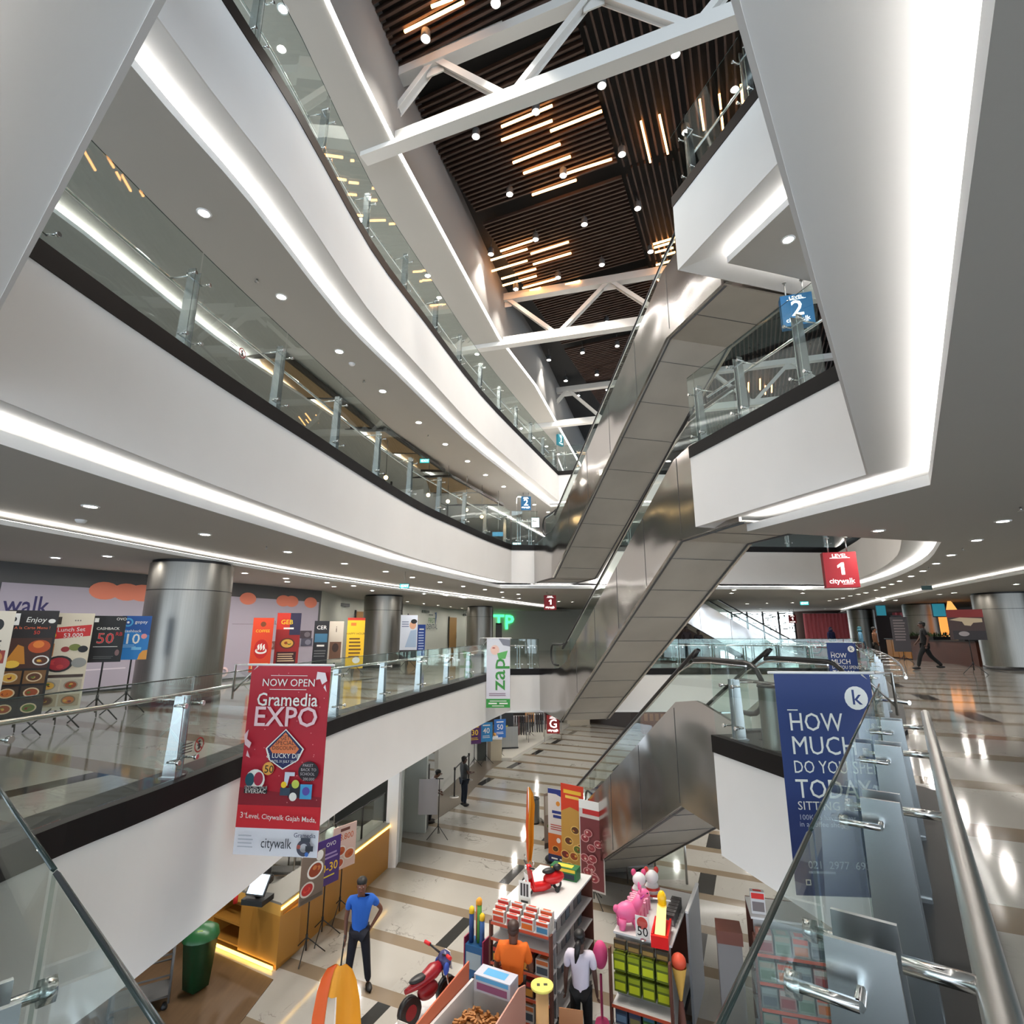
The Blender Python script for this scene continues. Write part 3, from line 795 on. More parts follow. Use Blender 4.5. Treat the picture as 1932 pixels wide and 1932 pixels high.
b.rect(.08, .55, .24, .68, (190, 120, 50)).disc(.48, .62, .05, (150, 40, 40), .04).disc(.68, .64, .07, (120, 130, 60), .05).disc(.86, .62, .06, BK, .05).dish(.4, .47, .16, (40, 34, 30), [(170, 40, 50), (200, 60, 60)], 4).disc(.82, .48, .09, (150, 150, 145), .07)
b.rect(.04, .33, .96, .36, (70, 50, 40))
for q_ in range(2):
    b.rect(.05 + .47 * q_, .19, .48 + .47 * q_, .31, (190, 180, 160)); b.dish(.26 + .47 * q_, .25, .085, (150, 140, 120), food()); b.rect(.05 + .47 * q_, .04, .48 + .47 * q_, .16, (180, 160, 130)); b.dish(.26 + .47 * q_, .1, .085, (120, 100, 70), food())
standee('menu_poster', atz(98, 1376, L1), 36, 'cream Lunch Set poster with a red price band, on a tripod', 'poster', b)
b = Board().base(.46, .74, (16, 15, 16), z0=.90)
b.rect(.08, .86, .2, .95, WH).txt('OVO', .85, .93, .045, WH).txt('CASHBACK', .5, .72, .043, WH, .003).txt('50', .46, .5, .17, WH, .014).txt('50', .46, .5, .17, RD, .004).txt('RB', .84, .6, .06, RD).rect(.15, .325, .85, .335, WH).disc(.86, .2, .03, (120, 90, 90), .05); b.lines(.2, .8, .12, .035, 2, (90, 90, 90))
standee('cashback_poster', atz(176, 1360, L1), 33, 'black CASHBACK 50 poster on a tripod', 'poster', b)
b = Board().base(.44, .76, (40, 128, 200), z0=.90)
b.poly([(0, .72), (1, .55), (1, 1), (0, 1)], (24, 84, 160)); b.ring(.22, .85, .075, .05, (80, 170, 220)).disc(.22, .85, .02, WH).txt('gopay', .66, .86, .058, WH, .003).txt('cashback', .42, .65, .050, WH, .003).txt('10', .42, .46, .18, WH, .012).disc(.82, .53, .045, (232, 150, 150)).rect(.45, .22, .78, .28, (120, 190, 230)); b.poly([(.7, 0), (1, 0), (1, .22), (.84, .2), (.74, .12)], (228, 160, 70)); b.lines(.1, .6, .33, .04, 2, (150, 200, 235))
standee('cashback_poster', atz(232, 1346, L1), 30, 'bright blue cashback 10 poster in front of the big steel column', 'poster', b)
b = Board().base(.55, 1.4, (214, 204, 186), z0=.24)
b.disc(.75, .88, .05, BK, .07).rect(.3, .55, .95, .66, (150, 50, 36)); b.dish(.7, .6, .12, (190, 120, 60), food()); b.lines(.3, .9, .74, .04, 3, (60, 50, 44)).dish(.75, .3, .12, (200, 180, 140), food())
standee('menu_poster', atz(-84, 1424, L1), 38, 'cream menu poster cut off by the edge of the photo', 'poster', b)
# --- smaller posters further along
def far_poster(name, px, y, z0, w, h, face, label, bd):
    p = aty(px, 1200, y); standee(name, (p.x, y, L1), face, label, 'poster', bd, top=z0 + h * .8)
b = Board().base(.52, 1.45, (214, 66, 30), z0=.30); b.disc(.5, .88, .07, (120, 60, 20)); b.txt('COFFEE', .5, .75, .075, YL, .003); b.disc(.5, .42, .18, (190, 30, 24), .26).txt('\u2668', .5, .42, .2, WH); b.rect(.1, .04, .9, .16, (230, 190, 120))
far_poster('coffee_poster', 495, 15.0, .3, .52, 1.45, 20, 'orange coffee poster standing before the pink mural', b)
b = Board().base(.64, 1.55, (150, 28, 26), z0=.35); b.rect(0, .7, .55, 1, (206, 48, 30)).rect(.55, .6, 1, 1, (44, 40, 70)).txt('GEB', .42, .83, .13, YL, .006).rect(.3, .705, .72, .735, WH); b.dish(.5, .45, .2, (90, 40, 24), food(4), 4).rect(.1, .05, .9, .3, (60, 20, 24)); b.lines(.15, .85, .26, .04, 4, (230, 200, 160))
far_poster('promo_poster', 543, 15.6, .35, .64, 1.55, 20, 'red and navy promotion poster with yellow letters', b)
b = Board().base(.44, 1.30, (32, 32, 36), z0=.40); b.txt('CER', .5, .84, .12, WH, .004).rect(.08, .5, .92, .7, (60, 110, 140)).rect(.25, .4, .75, .44, WH).lines(.1, .9, .3, .06, 3, (110, 110, 110))
far_poster('coupon_poster', 606, 17.0, .4, .44, 1.3, 20, 'narrow dark coupon poster with a blue band', b)
b = Board().base(.44, 1.30, (206, 194, 178), z0=.40); b.txt('i', .5, .8, .2, (90, 70, 60)); b.rect(.1, .08, .9, .5, (110, 76, 56)); b.disc(.5, .36, .1, (60, 40, 30), .14)
far_poster('coffee_poster', 634, 17.6, .4, .44, 1.3, 20, 'narrow beige poster with a brown drink picture', b)
b = Board().base(.56, 1.62, (238, 192, 36), z0=.20); b.rect(0, .95, 1, 1, (190, 40, 30)); b.txt('HAPPY HOUR', .5, .68, .07, (90, 50, 10), .003); b.lines(.15, .85, .58, .07, 6, (110, 70, 10), .45); b.disc(.6, .16, .12, WH, .1).rect(.2, .84, .5, .9, (220, 120, 40))
far_poster('promo_poster', 671, 18.0, .2, .56, 1.62, 18, 'yellow HAPPY HOUR poster left of the steel column', b)
b = Board().base(.66, 1.75, (206, 212, 224), z0=.25); b.disc(.72, .78, .13, (210, 160, 130), .16).disc(.78, .86, .12, BK, .09); b.poly([(.3, .3), (.95, .3), (.95, .68), (.6, .66)], (160, 180, 205)); b.rect(0, .0, 1, .24, (40, 34, 38)); b.lines(.08, .5, .85, .05, 3, (110, 120, 150))
far_poster('dental_poster', 771, 21.2, .25, .66, 1.75, 14, 'pale dental poster of a patient, just past the steel column', b)
b = Board().base(.36, 1.35, (34, 70, 150), z0=.3); b.rect(.2, .84, .8, .88, WH); b.lines(.12, .88, .76, .08, 7, (190, 205, 235), .4); b.rect(0, 0, 1, .07, (180, 190, 200))
far_poster('promo_poster', 795, 22.5, .3, .36, 1.35, 40, 'narrow blue poster beside the dental clinic sign', b)

# ------------------------------------------------------------------ walls of level one
mat('mural', sr(196, 190, 200), .7); mat('wallpale', sr(190, 192, 182), .8); mat('wallgrey', sr(150, 154, 152), .7); mat('oak', sr(150, 112, 62), .6)
def wall_run(name, pts, z0, z1, m, t=.15): return struct(MB().wall(pts, z0, z1, -t).build(name, m))
WL = [(-12.2, 4.0), (-10.6, 10.9), (-6.9, 19.4)]
wall_run('wall_left', WL[::-1], L1, ZC1B, 'dgrey', .2)
# mural hung on that wall, in three sheets
def along(a, b, k, off=0.0):
    a, b = Vector(a), Vector(b); d = (b - a).normalized(); n = Vector((d.y, -d.x)); p = a.lerp(b, k) + n * off; return p, d, n
def mural(a, b, k0, k1, z0, z1, label, draw):
    p, d, n = along(a, b, (k0 + k1) / 2, .03); w = (Vector(b) - Vector(a)).length * (k1 - k0)
    t = thing('mural', (p.x, p.y, L1), label, 'mural', None, math.atan2(d.y, d.x))
    bd = Board().base(w, z1 - z0, (172, 165, 178), t=.02, z0=z0); draw(bd); bd.build('printed_sheet', None, t)
def clouds(bd, us, v=.98, r=.34):
    for u in us: bd.disc(u, v, r, (222, 128, 100), r * .62)
def dr1(bd):
    bd.txt('citywalk', .5, .66, .62, (44, 40, 92), .02)
def dr2(bd):
    clouds(bd, (.62, .78, .9)); bd.txt('walk', .28, .80, .40, (44, 40, 92), .012, 'RIGHT', sx=.78); bd.lines(.1, .9, .2, .03, 1, (214, 206, 214))
def dr3(bd):
    clouds(bd, (.10, .2, .27, .48, .72, .78, .93), .985, .30)
    bd.txt('LEVEL 1', .22, .72, .13, (80, 70, 76)).txt('LEVEL 3 - LEVEL 4', .72, .68, .12, (80, 70, 76)); bd.rect(.03, .715, .1, .72, (80, 70, 76)).rect(.4, .655, .55, .66, (120, 110, 116))
    for u, v, c in ((.05, .55, (70, 50, 52)), (.15, .55, (50, 40, 44)), (.25, .56, (110, 50, 44)), (.07, .42, (120, 96, 92)), (.17, .42, (84, 74, 82)), (.27, .43, (104, 84, 60)), (.1, .28, (170, 130, 150)), (.2, .28, (150, 140, 150)),
                    (.6, .5, (90, 50, 56)), (.82, .52, (84, 78, 92)), (.91, .52, (70, 62, 70)), (.82, .4, (110, 96, 100)), (.92, .41, (84, 84, 100)), (.64, .38, (120, 84, 80))):
        bd.rect(u - .045, v - .055, u + .045, v + .055, c); bd.disc(u + .01, v, .14, tuple(min(255, x + 50) for x in c), .09)
    bd.poly([(.05, .02), (.3, .02), (.34, .14), (.2, .2), (.08, .12)], (196, 70, 60)); bd.ring(.18, .1, .16, .09, (220, 190, 190)); bd.ring(.38, .08, .14, .08, (226, 200, 200))
mural(WL[0], WL[1], .45, 1.0, .05, 2.38, 'lilac mural with navy lettering behind the menu posters', dr1)
mural(WL[1], WL[2], .012, .352, .05, 2.38, 'lilac mural with salmon clouds left of the big steel column', dr2)
mural(WL[1], WL[2], .36, .985, .05, 2.40, 'pale mural of food photos and salmon clouds right of the big steel column', dr3)
W2 = [(-6.9, 19.4), (-7.35, 23.2), (-3.3, 38.0), (6.2, 41.0), (12.0, 44.5)]
wall_run('wall_back', W2[::-1], L1, ZC1B + .2, 'wallpale')
def wall_panel(name, px, y_lo, z0, z1, w, seg, label, c, cat='door'):
    a, b = Vector(W2[seg]), Vector(W2[seg + 1])
    # where the sight line through px meets this stretch of wall
    best = min(range(401), key=lambda i: abs((lambda q: 966 + FOC * q.x / (q.y * math.cos(PITCH) + (1.2 - 1.4) * math.sin(PITCH)) - px)(a.lerp(b, i / 400))))
    p, d, n = along(a, b, best / 400, .05)
    t = thing(name, (p.x, p.y, L1), label, cat, None, math.atan2(d.y, d.x)); return t, w
for px, w, lab in ((681, 1.3, 'oak door panel left of the second steel column'), (776, 1.2, 'oak door panel above the dental poster'), (852, 1.25, 'oak door right of the dental clinic sign')):
    t, w = wall_panel('clinic_door', px, 0, 0, 2.2, w, 1, lab, None)
    MB().use('oak').box(-w / 2, -.05, 0, w / 2, 0, 2.25).build('leaf', None, t); MB().use('black').box(-w / 2 - .06, -.04, 0, -w / 2, 0, 2.3).build('jamb', None, t); MB().use('chrome').tube([(w / 2 - .12, -.09, .9), (w / 2 - .12, -.09, 1.3)], .012, 6).build('handle', None, t)
t, w = wall_panel('clinic_sign', 812, 0, 0, 0, 0, 1, 'dental clinic name in green and dark letters on the pale wall', None, 'sign')
b = MB().use(cm((60, 110, 50)))
b.text('FIRST', (-.08, -.04, 1.98), (1, 0, 0), (0, 0, 1), .30, 'CENTER', .008); b.build('first_line', None, t)
MB().use(cm((40, 60, 70))).text('DENTAL', (0, -.04, 1.62), (1, 0, 0), (0, 0, 1), .30, 'CENTER', .008).build('second_line', None, t)
MB().use(cm((50, 60, 60))).box(-.5, -.045, 2.29, .1, -.035, 2.34).build('small_line', None, t)
MB().use(cm((40, 70, 110))).extr([(.48, -.03, 1.75), (.62, -.03, 2.2), (.60, -.03, 2.5), (.34, -.03, 2.45), (.5, -.03, 2.36), (.46, -.03, 2.1)], (0, -.02, 0)).build('swoosh', None, t)
t, w = wall_panel('neon_sign', 944, 0, 0, 0, 0, 2, 'glowing green block letters on the grey wall', None, 'sign')
mat('neon', (.1, 1, .35), .5, emit=(.06, 1.0, .28), es=.8)
MB().use('neon').text('T', (-.15, -.05, 2.0), (1, 0, 0), (0, 0, 1), .95, 'CENTER', .03).build('letter', None, t)
MB().use('neon').text('P', (.62, -.05, 1.95), (1, 0, 0), (0, 0, 1), 1.0, 'CENTER', .03).build('letter', None, t)
p = aty(941, 1210, 36.0); t = thing('display_stand', (p.x, 36.0, L1), 'slim black display stand in front of the green letters', 'display stand')
MB().use('black').box(-.20, -.15, 0, .20, .15, 1.9).build('body', None, t); MB().use('dgrey').box(-.17, -.16, .9, .17, -.15, 1.8).build('screen', None, t)
for px in (640, 800, 905):
    t, w = wall_panel('air_grille', px, 0, 0, 0, 0, 1, 'dark slotted air grille high on the pale clinic wall', None, 'vent'); t['group'] = 'air grilles on the clinic wall'
    m = MB().use('black').box(-.5, -.03, 2.42, .5, 0, 2.56); m.use('grey')
    for i in range(4): m.box(-.5, -.04, 2.43 + .033 * i, .5, -.03, 2.44 + .033 * i)
    m.build('grille', None, t)

A10 = ('added wall-wash downlight close to the pale clinic wall', 'added downlights along the clinic wall')  # wall washers added only to brighten the pale wall
for k in range(9):
    a, b = Vector(W2[1]), Vector(W2[2]); q = a.lerp(b, k / 8) + Vector((1.15, -.3)); downlight(q.x, q.y, ZC1B if inside((q.x, q.y), BACKS[1][0]) else ZC1, *A10)
for k in range(6):
    q = Vector((-9.0 + .42 * 1.9 * k, 10.4 + 1.75 * k)); downlight(q.x, q.y, ZC1B, 'added downlight brightening the pale mural wall', 'added downlights along the mural wall')  # same kind of added lamps, to brighten the mural

# ------------------------------------------------------------------ hanging level signs
def level_sign(x, y, z0, face, zc, digit, c, label, w=.50, h=.60, glow=1.1):
    t = thing('level_sign', (x, y, z0), label, 'sign', None, R(face))
    b = Board().base(w, h, c, t=.16)
    b.txt('LEVEL', .5, .895, .058, WH, .003, sx=1.1, e=glow).rect(.2, .825, .8, .838, WH, glow); (b.poly([(.50, .36), (.60, .36), (.60, .70), (.53, .70), (.40, .62), (.40, .55), (.50, .60)], WH, glow) if digit == '1' else b.txt(digit, .5, .52, .30, WH, .014, e=glow)); b.txt('citywalk', .48, .18, .084, WH, .004, e=glow).rect(.5, .09, .8, .1, WH, glow)
    b.build('light_box', None, t)
    for sx in (-.28, .28):
        MB().use('steel').tube([(sx * w, 0, h), (sx * w, 0, zc - z0)], .012, 6).build('rod', None, t)
        MB().use('steel').lathe((sx * w, 0, zc - z0), [(.035, -.012), (.035, 0)], 10, True).build('ceiling_plate', None, t)
CR, CBL = (168, 22, 34), (28, 108, 160)
level_sign(5.6, 9.05, L1 + 2.11, -18, ZC1, '1', CR, 'big red LEVEL 1 sign hanging over the walkway past the escalators')
level_sign(5.02, 8.35, L2 + 2.09, -18, L3 - 1.5, '2', CBL, 'big blue LEVEL 2 sign hanging beside the white corner panel')
level_sign(.62, 22.9, L2 + 2.12, 0, ZC2, '2', CBL, 'small distant blue LEVEL 2 sign near the foot of the upper escalator', .44)
level_sign(1.58, 22.3, L1 + 2.24, 0, ZC1, '1', CR, 'small distant red LEVEL 1 sign beside the middle escalator', .50)
level_sign(1.5, 20.6, G + 2.36, 0, L1 - 1.36, 'G', (178, 34, 26), 'red LEVEL G sign hanging over the ground floor', .46, .62)
level_sign(21.0, 40.5, L1 + 1.95, -20, ZC1, '1', CR, 'tiny far red level sign at the end of the pink curtains', .5, .6)
level_sign(2.75, 28.8, L3 + 2.75, 50, ZR, '3', (20, 110, 124), 'tiny teal level sign in the top gallery', .5, .62, .6)
def exit_sign(p, zc, face, label, w=.34, lit=True, back=False):
    t = thing('exit_sign', p, label, 'sign', None, R(face))
    b = Board().base(w, w * .48, (20, 120, 122) if lit else (34, 46, 44), t=.03)
    if lit: b.rect(.06, .1, .94, .9, (70, 190, 190), .8).txt('EXIT', .58, .5, .085 * w / .34, WH, .003, e=1.2).poly([(.1, .5), (.26, .78), (.26, .22)], WH, 1.2)
    else: b.rect(.06, .12, .94, .88, (26, 60, 58))
    b.build('light_box', None, t); MB().use('steel').tube([(0, 0, w * .48), (0, 0, max(zc - p[2], w * .5))], .008, 6).build('rod', None, t)
exit_sign(tuple(atz(801, 874, L2 + 2.5)), ZC2 - .16, 0, 'lit EXIT sign under the sweeping row of downlights')
exit_sign(tuple(atz(763, 1110, L1 + 2.52)), ZC1, 0, 'lit EXIT sign near the steel column at the dental clinic', .26)
exit_sign(tuple(atz(1749, 1113, L1 + 2.62)), ZC1, -25, 'dark unlit back of an exit sign over the cafe walkway', .27, False)
exit_sign(tuple(atz(1518, 1142, L1 + 2.62)), ZC1, -25, 'tiny lit exit sign above the pink curtains', .4)

# ------------------------------------------------------------------ banners hung over the void
def banner(x0, x1, y, zt, zb, face, label, draw, post, name='hanging_banner', wob=0.0, basec=(178, 22, 44)):
    w = x1 - x0; h = zt - zb; cx = (x0 + x1) / 2
    t = thing(name, (cx, y, zb), label, 'banner', None, R(face))
    b = Board().base(w, h, basec, t=.006); draw(b)
    b.v = [(x, yy + wob * math.sin((x / w) * 7 + z * 1.5) * (1 - .6 * z / h), z) for x, yy, z in b.v]
    # cut the plain back so the wave shows
    b.build('printed_cloth', None, t)
    MB().use('white').tube([(-w / 2 - .05, 0, h + .01), (w / 2 + .04, 0, h + .01)], .012, 8).build('top_rod', None, t)
    s = post
    m = MB().use('steel'); e = s * (w / 2 + .05)
    m.tube([(e, 0, h + .01), (e + s * .16, .03, h + .01), (e + s * .16, .03, h - .35)], .012, 6); m.tube([(e - s * .12, 0, h), (e + s * .16, .03, h - .28)], .009, 6); m.build('bracket', None, t)
    return t
def d_gra(b):
    b.rect(0, 0, 1, .135, (232, 232, 240)).rect(0, .135, 1, .25, (206, 30, 44)).poly([(0, .25), (1, .25), (1, .30), (0, .34)], (140, 18, 38))
    for i in range(34): b.disc(.04 + .92 * random.random(), .27 + .7 * random.random(), .005, (230, 150, 150), n=6)
    b.txt('NOW OPEN', .5, .905, .078, WH, .004).rect(.27, .945, .73, .948, WH).rect(.27, .868, .73, .871, WH)
    b.txt('Gramedia', .5, .81, .135, WH, .012, sx=.92).txt('EXPO', .5, .715, .20, (236, 200, 205), .016, sx=1.02)
    b.poly([(.52, .655), (.76, .55), (.70, .49), (.52, .44), (.34, .49), (.29, .55)], WH).poly([(.52, .648), (.74, .55), (.68, .49), (.52, .447), (.36, .49), (.31, .55)], (30, 34, 84)).poly([(.52, .637), (.70, .55), (.66, .525), (.38, .525), (.34, .55)], (222, 120, 70))
    b.txt('GET', .52, .607, .042, (50, 24, 30), .002).txt('SPECIAL', .52, .58, .042, (50, 24, 30), .003).txt('DISCOUNT', .52, .553, .038, (50, 24, 30), .003).txt('& LUCKY DIP', .52, .512, .046, WH, .003).txt('UNTIL 31 JULY 2019', .52, .483, .024, WH)
    b.disc(.20, .385, .105, WH, .10).disc(.135, .385, .05, (30, 84, 100), .065).disc(.24, .39, .05, (170, 40, 70), .065).rect(.08, .315, .36, .35, (30, 30, 34)).txt('SPECIAL SALE', .22, .345, .03, (200, 190, 190)).txt('EVERSAC', .22, .325, .040, WH, .002)
    b.disc(.35, .445, .062, (228, 160, 70)).txt('50', .36, .44, .075, BK, .004)
    b.disc(.84, .435, .11, (34, 26, 34), .095); b.txt('PAKET', .83, .466, .028, (190, 180, 184)).txt('BACK TO', .84, .444, .028, (190, 180, 184)).txt('SCHOOL', .83, .422, .028, (190, 180, 184)).txt('200.000', .85, .396, .028, (190, 180, 184))
    b.poly([(.56, .36), (.6, .36), (.62, .41), (.68, .41), (.68, .43), (.56, .43)], (210, 216, 230)).rect(.62, .3, .76, .37, (32, 36, 48)).rect(.76, .295, .9, .37, (70, 160, 210)).disc(.83, .335, .04, (90, 80, 170)).rect(.52, .31, .64, .35, (50, 70, 90)).disc(.68, .305, .04, WH).disc(.56, .365, .03, YL).disc(.7, .37, .04, (200, 210, 90))
    b.poly([(.86, .97), (.96, .965), (.99, .92), (.93, .90), (.9, .93), (.85, .925)], (240, 226, 230)).poly([(.97, .9), (.99, .86), (.95, .885)], (240, 226, 230)); b.poly([(.02, .62), (.07, .65), (.06, .6), (.12, .58), (.1, .55), (.04, .57)], (226, 190, 196)).poly([(.08, .54), (.12, .5), (.07, .51)], (226, 190, 196))
    b.txt('3', .09, .205, .055, WH, .002).txt('rd', .135, .214, .028, WH).txt('Level, Citywalk Gajah Mada,', .56, .198, .048, WH, .002, rot=-1.5)
    b.txt('citywalk', .53, .07, .095, (40, 46, 60), .002, sx=.75).txt('Gramedia', .86, .115, .042, (40, 50, 90), .003)
    b.ring(.86, .055, .075, .04, (70, 70, 86)).rect(.88, .04, .97, .066, (40, 44, 56)).rect(.82, .085, .93, .105, (60, 66, 80)).disc(.8, .06, .02, (170, 80, 70)).disc(.9, .025, .02, (60, 110, 190)); b.lines(.08, .26, .105, .018, 4, (180, 184, 196), .3)
banner(-2.82, -1.93, 5.93, L1 + 1.03, L1 - .80, -6, 'big red NOW OPEN banner hanging over the void from the curved balustrade', d_gra, -1)
def d_zap(b):
    b.poly([(0, .75), (1, .72), (1, 1), (0, 1)], (206, 208, 216)).disc(.35, .83, .14, (226, 190, 176), .15).disc(.3, .86, .05, (170, 80, 70), .02).poly([(.45, .78), (.9, .82), (.8, .7), (.5, .7)], (90, 170, 90)).poly([(.5, 1), (1, .98), (1, .88), (.7, .9)], (120, 122, 134)).rect(0, 0, 1, .125, (50, 150, 60))
    b.txt('zap', .52, .48, .46, (56, 140, 60), .010, sx=1.15, rot=90); b.lines(.12, .9, .2, .025, 2, (140, 110, 130), .4).rect(.15, .09, .85, .1, WH).rect(.1, .05, .45, .07, WH).rect(.55, .05, .9, .07, WH).rect(.25, .02, .75, .03, WH)
banner(-.80, -.06, 17.3, L1 + 1.16, L1 - .92, 0, 'narrow white banner with green lettering and a green foot by the far balustrade', d_zap, -1, basec=(214, 212, 222))
NV = (30, 52, 112)
def d_how(b):
    b.disc(.83, .885, .10, WH).txt('k', .83, .885, .13, NV, .012)
    b.rect(.10, .823, .21, .828, WH).txt('HOW', .10, .765, .155, WH, .002, 'LEFT', .84).txt('MUCH', .10, .655, .155, WH, .0, 'LEFT', .90).txt('DO YOU SPEND', .10, .558, .105, WH, .0, 'LEFT', .80).txt('TODAY', .10, .458, .155, WH, .002, 'LEFT', .86).txt('SITTING HERE?', .10, .385, .070, WH, .0, 'LEFT', 1.0)
    b.txt('100K to have a chat', .10, .335, .042, (180, 190, 215), 0, 'LEFT').txt('in a coffee shop', .10, .305, .042, (180, 190, 215), 0, 'LEFT').txt('?', .9, .42, .22, (200, 206, 222), .004)
    b.txt('021  2977  6938', .14, .13, .06, (170, 180, 205), 0, 'LEFT').rect(.14, .095, .4, .105, (150, 160, 190)).rect(.10, .045, .15, .07, WH).rect(.11, .05, .14, .065, NV)
banner(2.37, 3.20, 4.98, L1 + 1.02, L1 - .75, -4, 'large navy banner asking HOW MUCH DO YOU SPEND TODAY, seen half through glass', d_how, 1, basec=NV)
banner(10.35, 11.2, 17.9, L1 + 1.02, L1 - .75, -14, 'small distant navy banner like the near one, further along the walkway', d_how, 1, basec=NV)

# ------------------------------------------------------------------ upper gallery cafe
mat('canvas', sr(160, 132, 98), .9); mat('bronze', sr(52, 44, 36), .5)
struct(MB().wall([(-2.5, 40), (-7.5, 25.0), (-12.0, 12.0), (-13.5, 3.0)], L2, ZC2, -.15).build('wall_upper', cm((150, 152, 146))))
def canopy(p0, p1, dep, z, label, dz=.25):
    a, b = Vector(p0), Vector(p1); d = (b - a); n = Vector((-d.y, d.x)).normalized() * dep
    if n.x > 0: n = -n
    t = thing('cafe_canopy', (a.x, a.y, L2), label, 'canopy'); P = lambda u, v, zz: (d.x * u + n.x * v, d.y * u + n.y * v, zz)
    for i in range(2):
        u0, u1 = i * .5 + .012, i * .5 + .488
        MB().use('canvas').extr([P(u0, .02, z), P(u1, .02, z - .12), P(u1, .98, z + dz - .12), P(u0, .98, z + dz)], (0, 0, .03)).build('canvas_panel', None, t)
    m = MB().use('bronze')
    for u in (0, .5, 1): m.beam(P(u, 0, z - .03 - .12 * u), P(u, 1, z + dz - .03 - .12 * u), .07, .09)
    for v in (0, 1): m.beam(P(0, v, z - .02 + dz * v), P(1, v, z - .14 + dz * v), .07, .12)
    m.build('frame', None, t)
    for u in (.03, .97): MB().use('bronze').tube([P(u, .95, 0), P(u, .95, z + dz * .9)], .04, 8).build('mast', None, t)
    return t
canopy((-5.0, 10.6), (-4.0, 14.6), 2.6, 2.82, 'brown canvas cafe canopy seen over the balustrade, nearest of three', .30)
canopy((-3.8, 15.0), (-2.5, 18.8), 2.6, 2.82, 'brown canvas cafe canopy between two others over the balustrade', .30)
canopy((-2.3, 19.2), (-.40, 23.4), 3.0, 2.62, 'far brown canvas cafe canopy with a pointed tip near the blue level sign', .30)
mat('bulb', (1, .8, .5), .5, emit=(1.0, .62, .28), es=9.0)
for px, py, y in ((728, 901, 14.5), (845, 946, 17.0), (880, 962, 18.2), (909, 975, 19.4), (808, 934, 16.4)):
    p = aty(px, py, y); t = thing('pendant_bulb', p, 'warm pendant bulb glowing under the brown cafe canopies', 'pendant light', 'warm bulbs under the cafe canopies')
    MB().use('bulb').ball((0, 0, 0), .06, n=10, k=6).build('bulb', None, t); MB().use('black').tube([(0, 0, .06), (0, 0, max(.2, L2 + 2.3 - p.z))], .008, 6).build('cord', None, t)
def lightbox(px, py, y, w, h, c, label, txt=None, e=1.6, face=0, zc=None):
    p = aty(px, py, y); zc = zc or (ZC2 - .16 if inside((p.x, p.y), BACKS[1][0]) else ZC2); t = thing('shop_lightbox', p, label, 'sign', None, R(face))
    b = Board().base(w, h, (30, 34, 40), t=.08, z0=-h / 2); b.rect(.05, .06, .95, .94, c, e)
    if txt: b.txt(txt, .5, .5, h * .4, WH, .004, e=1.6)
    b.build('light_box', None, t); MB().use('steel').tube([(0, 0, h / 2), (0, 0, zc - p.z)], .01, 6).build('rod', None, t)
lightbox(1010, 986, 24.5, .38, .50, (206, 222, 224), 'small white lit sign above the foot of the upper escalator')
lightbox(940, 1008, 22.5, .55, .20, (40, 80, 100), 'glowing blue shop sign behind the far end of the upper balustrade')
lightbox(975, 1028, 23.5, .40, .20, (150, 200, 205), 'pale lit shop sign low behind the far upper balustrade')

# ------------------------------------------------------------------ far side of level one
mat('daylit', (1, 1, 1), .5, emit=(.86, .95, 1.0), es=1.5)
a, b_ = Vector((17.2, 45.5)), Vector((23.2, 44.5)); d = b_ - a
m = MB().use('daylit').add([(a.x, a.y, L1 + .3), (b_.x, b_.y, L1 + .3), (b_.x, b_.y, L1 + 2.9), (a.x, a.y, L1 + 2.9)], [(0, 1, 2, 3)])
m.use('black')
for i in range(6): p = a.lerp(b_, i / 5); m.box(p.x - .06, p.y - .12, L1, p.x + .06, p.y - .02, L1 + 2.95)
m.use(cm((70, 90, 80)))
for i in range(90):
    p = a.lerp(b_, random.random()); z = L1 + 2.8 - 1.5 * random.random() ** 2.2; q = .05 + .16 * random.random()
    m.box(p.x - q, p.y - .09, z - .02, p.x + q, p.y - .05, z + .02 + .04 * random.random())
for i in range(46):
    p = a.lerp(b_, random.random()); z = L1 + .4 + 2.3 * random.random(); m.box(p.x - .015, p.y - .09, z - .3, p.x + .015, p.y - .05, z + .2)
struct(m.build('window_1'))
struct(MB().wall([(46, 40), (33.5, 43.5), (17.0, 46.2), (11.5, 46.5)], L1, L2 - 1.2, -.2).build('wall_far', cm((84, 66, 60))))
def curtain(x0, y0, x1, y1, label, n):
    t = thing('curtain', (x0, y0, L1), label, 'curtain'); a, b = Vector((0, 0)), Vector((x1 - x0, y1 - y0)); d = b.normalized(); nn = Vector((d.y, -d.x)); pts = []
    for i in range(n * 8 + 1):
        p = a.lerp(b, i / (n * 8)) + nn * (.10 * abs(math.sin(i * math.pi / 8))); pts.append(tuple(p))
    MB().use(cm((224, 118, 124), .9)).wall(pts, .02, 2.75, .03).build('fabric', None, t); MB().use('steel').tube([(0, 0, 2.78), (b.x, b.y, 2.78)], .02, 6).build('rail', None, t)
curtain(23.6, 43.8, 28.6, 42.8, 'pink pleated curtain wall beyond the far balustrade', 18)
curtain(28.9, 41.0, 33.2, 39.6, 'strip of pink curtain between two dark columns', 14)
# far escalator in the next hall
escalator(14.2, 29.5, L1, -90, L2 - L1, 'far escalator of the next hall, rising the other way behind the balustrade')
railing([(16.5, 25.6), (10.5, 25.2), (4.6, 25.0)], L1, 'second far balustrade in front of the far escalator', step=1.3, hk=.85)
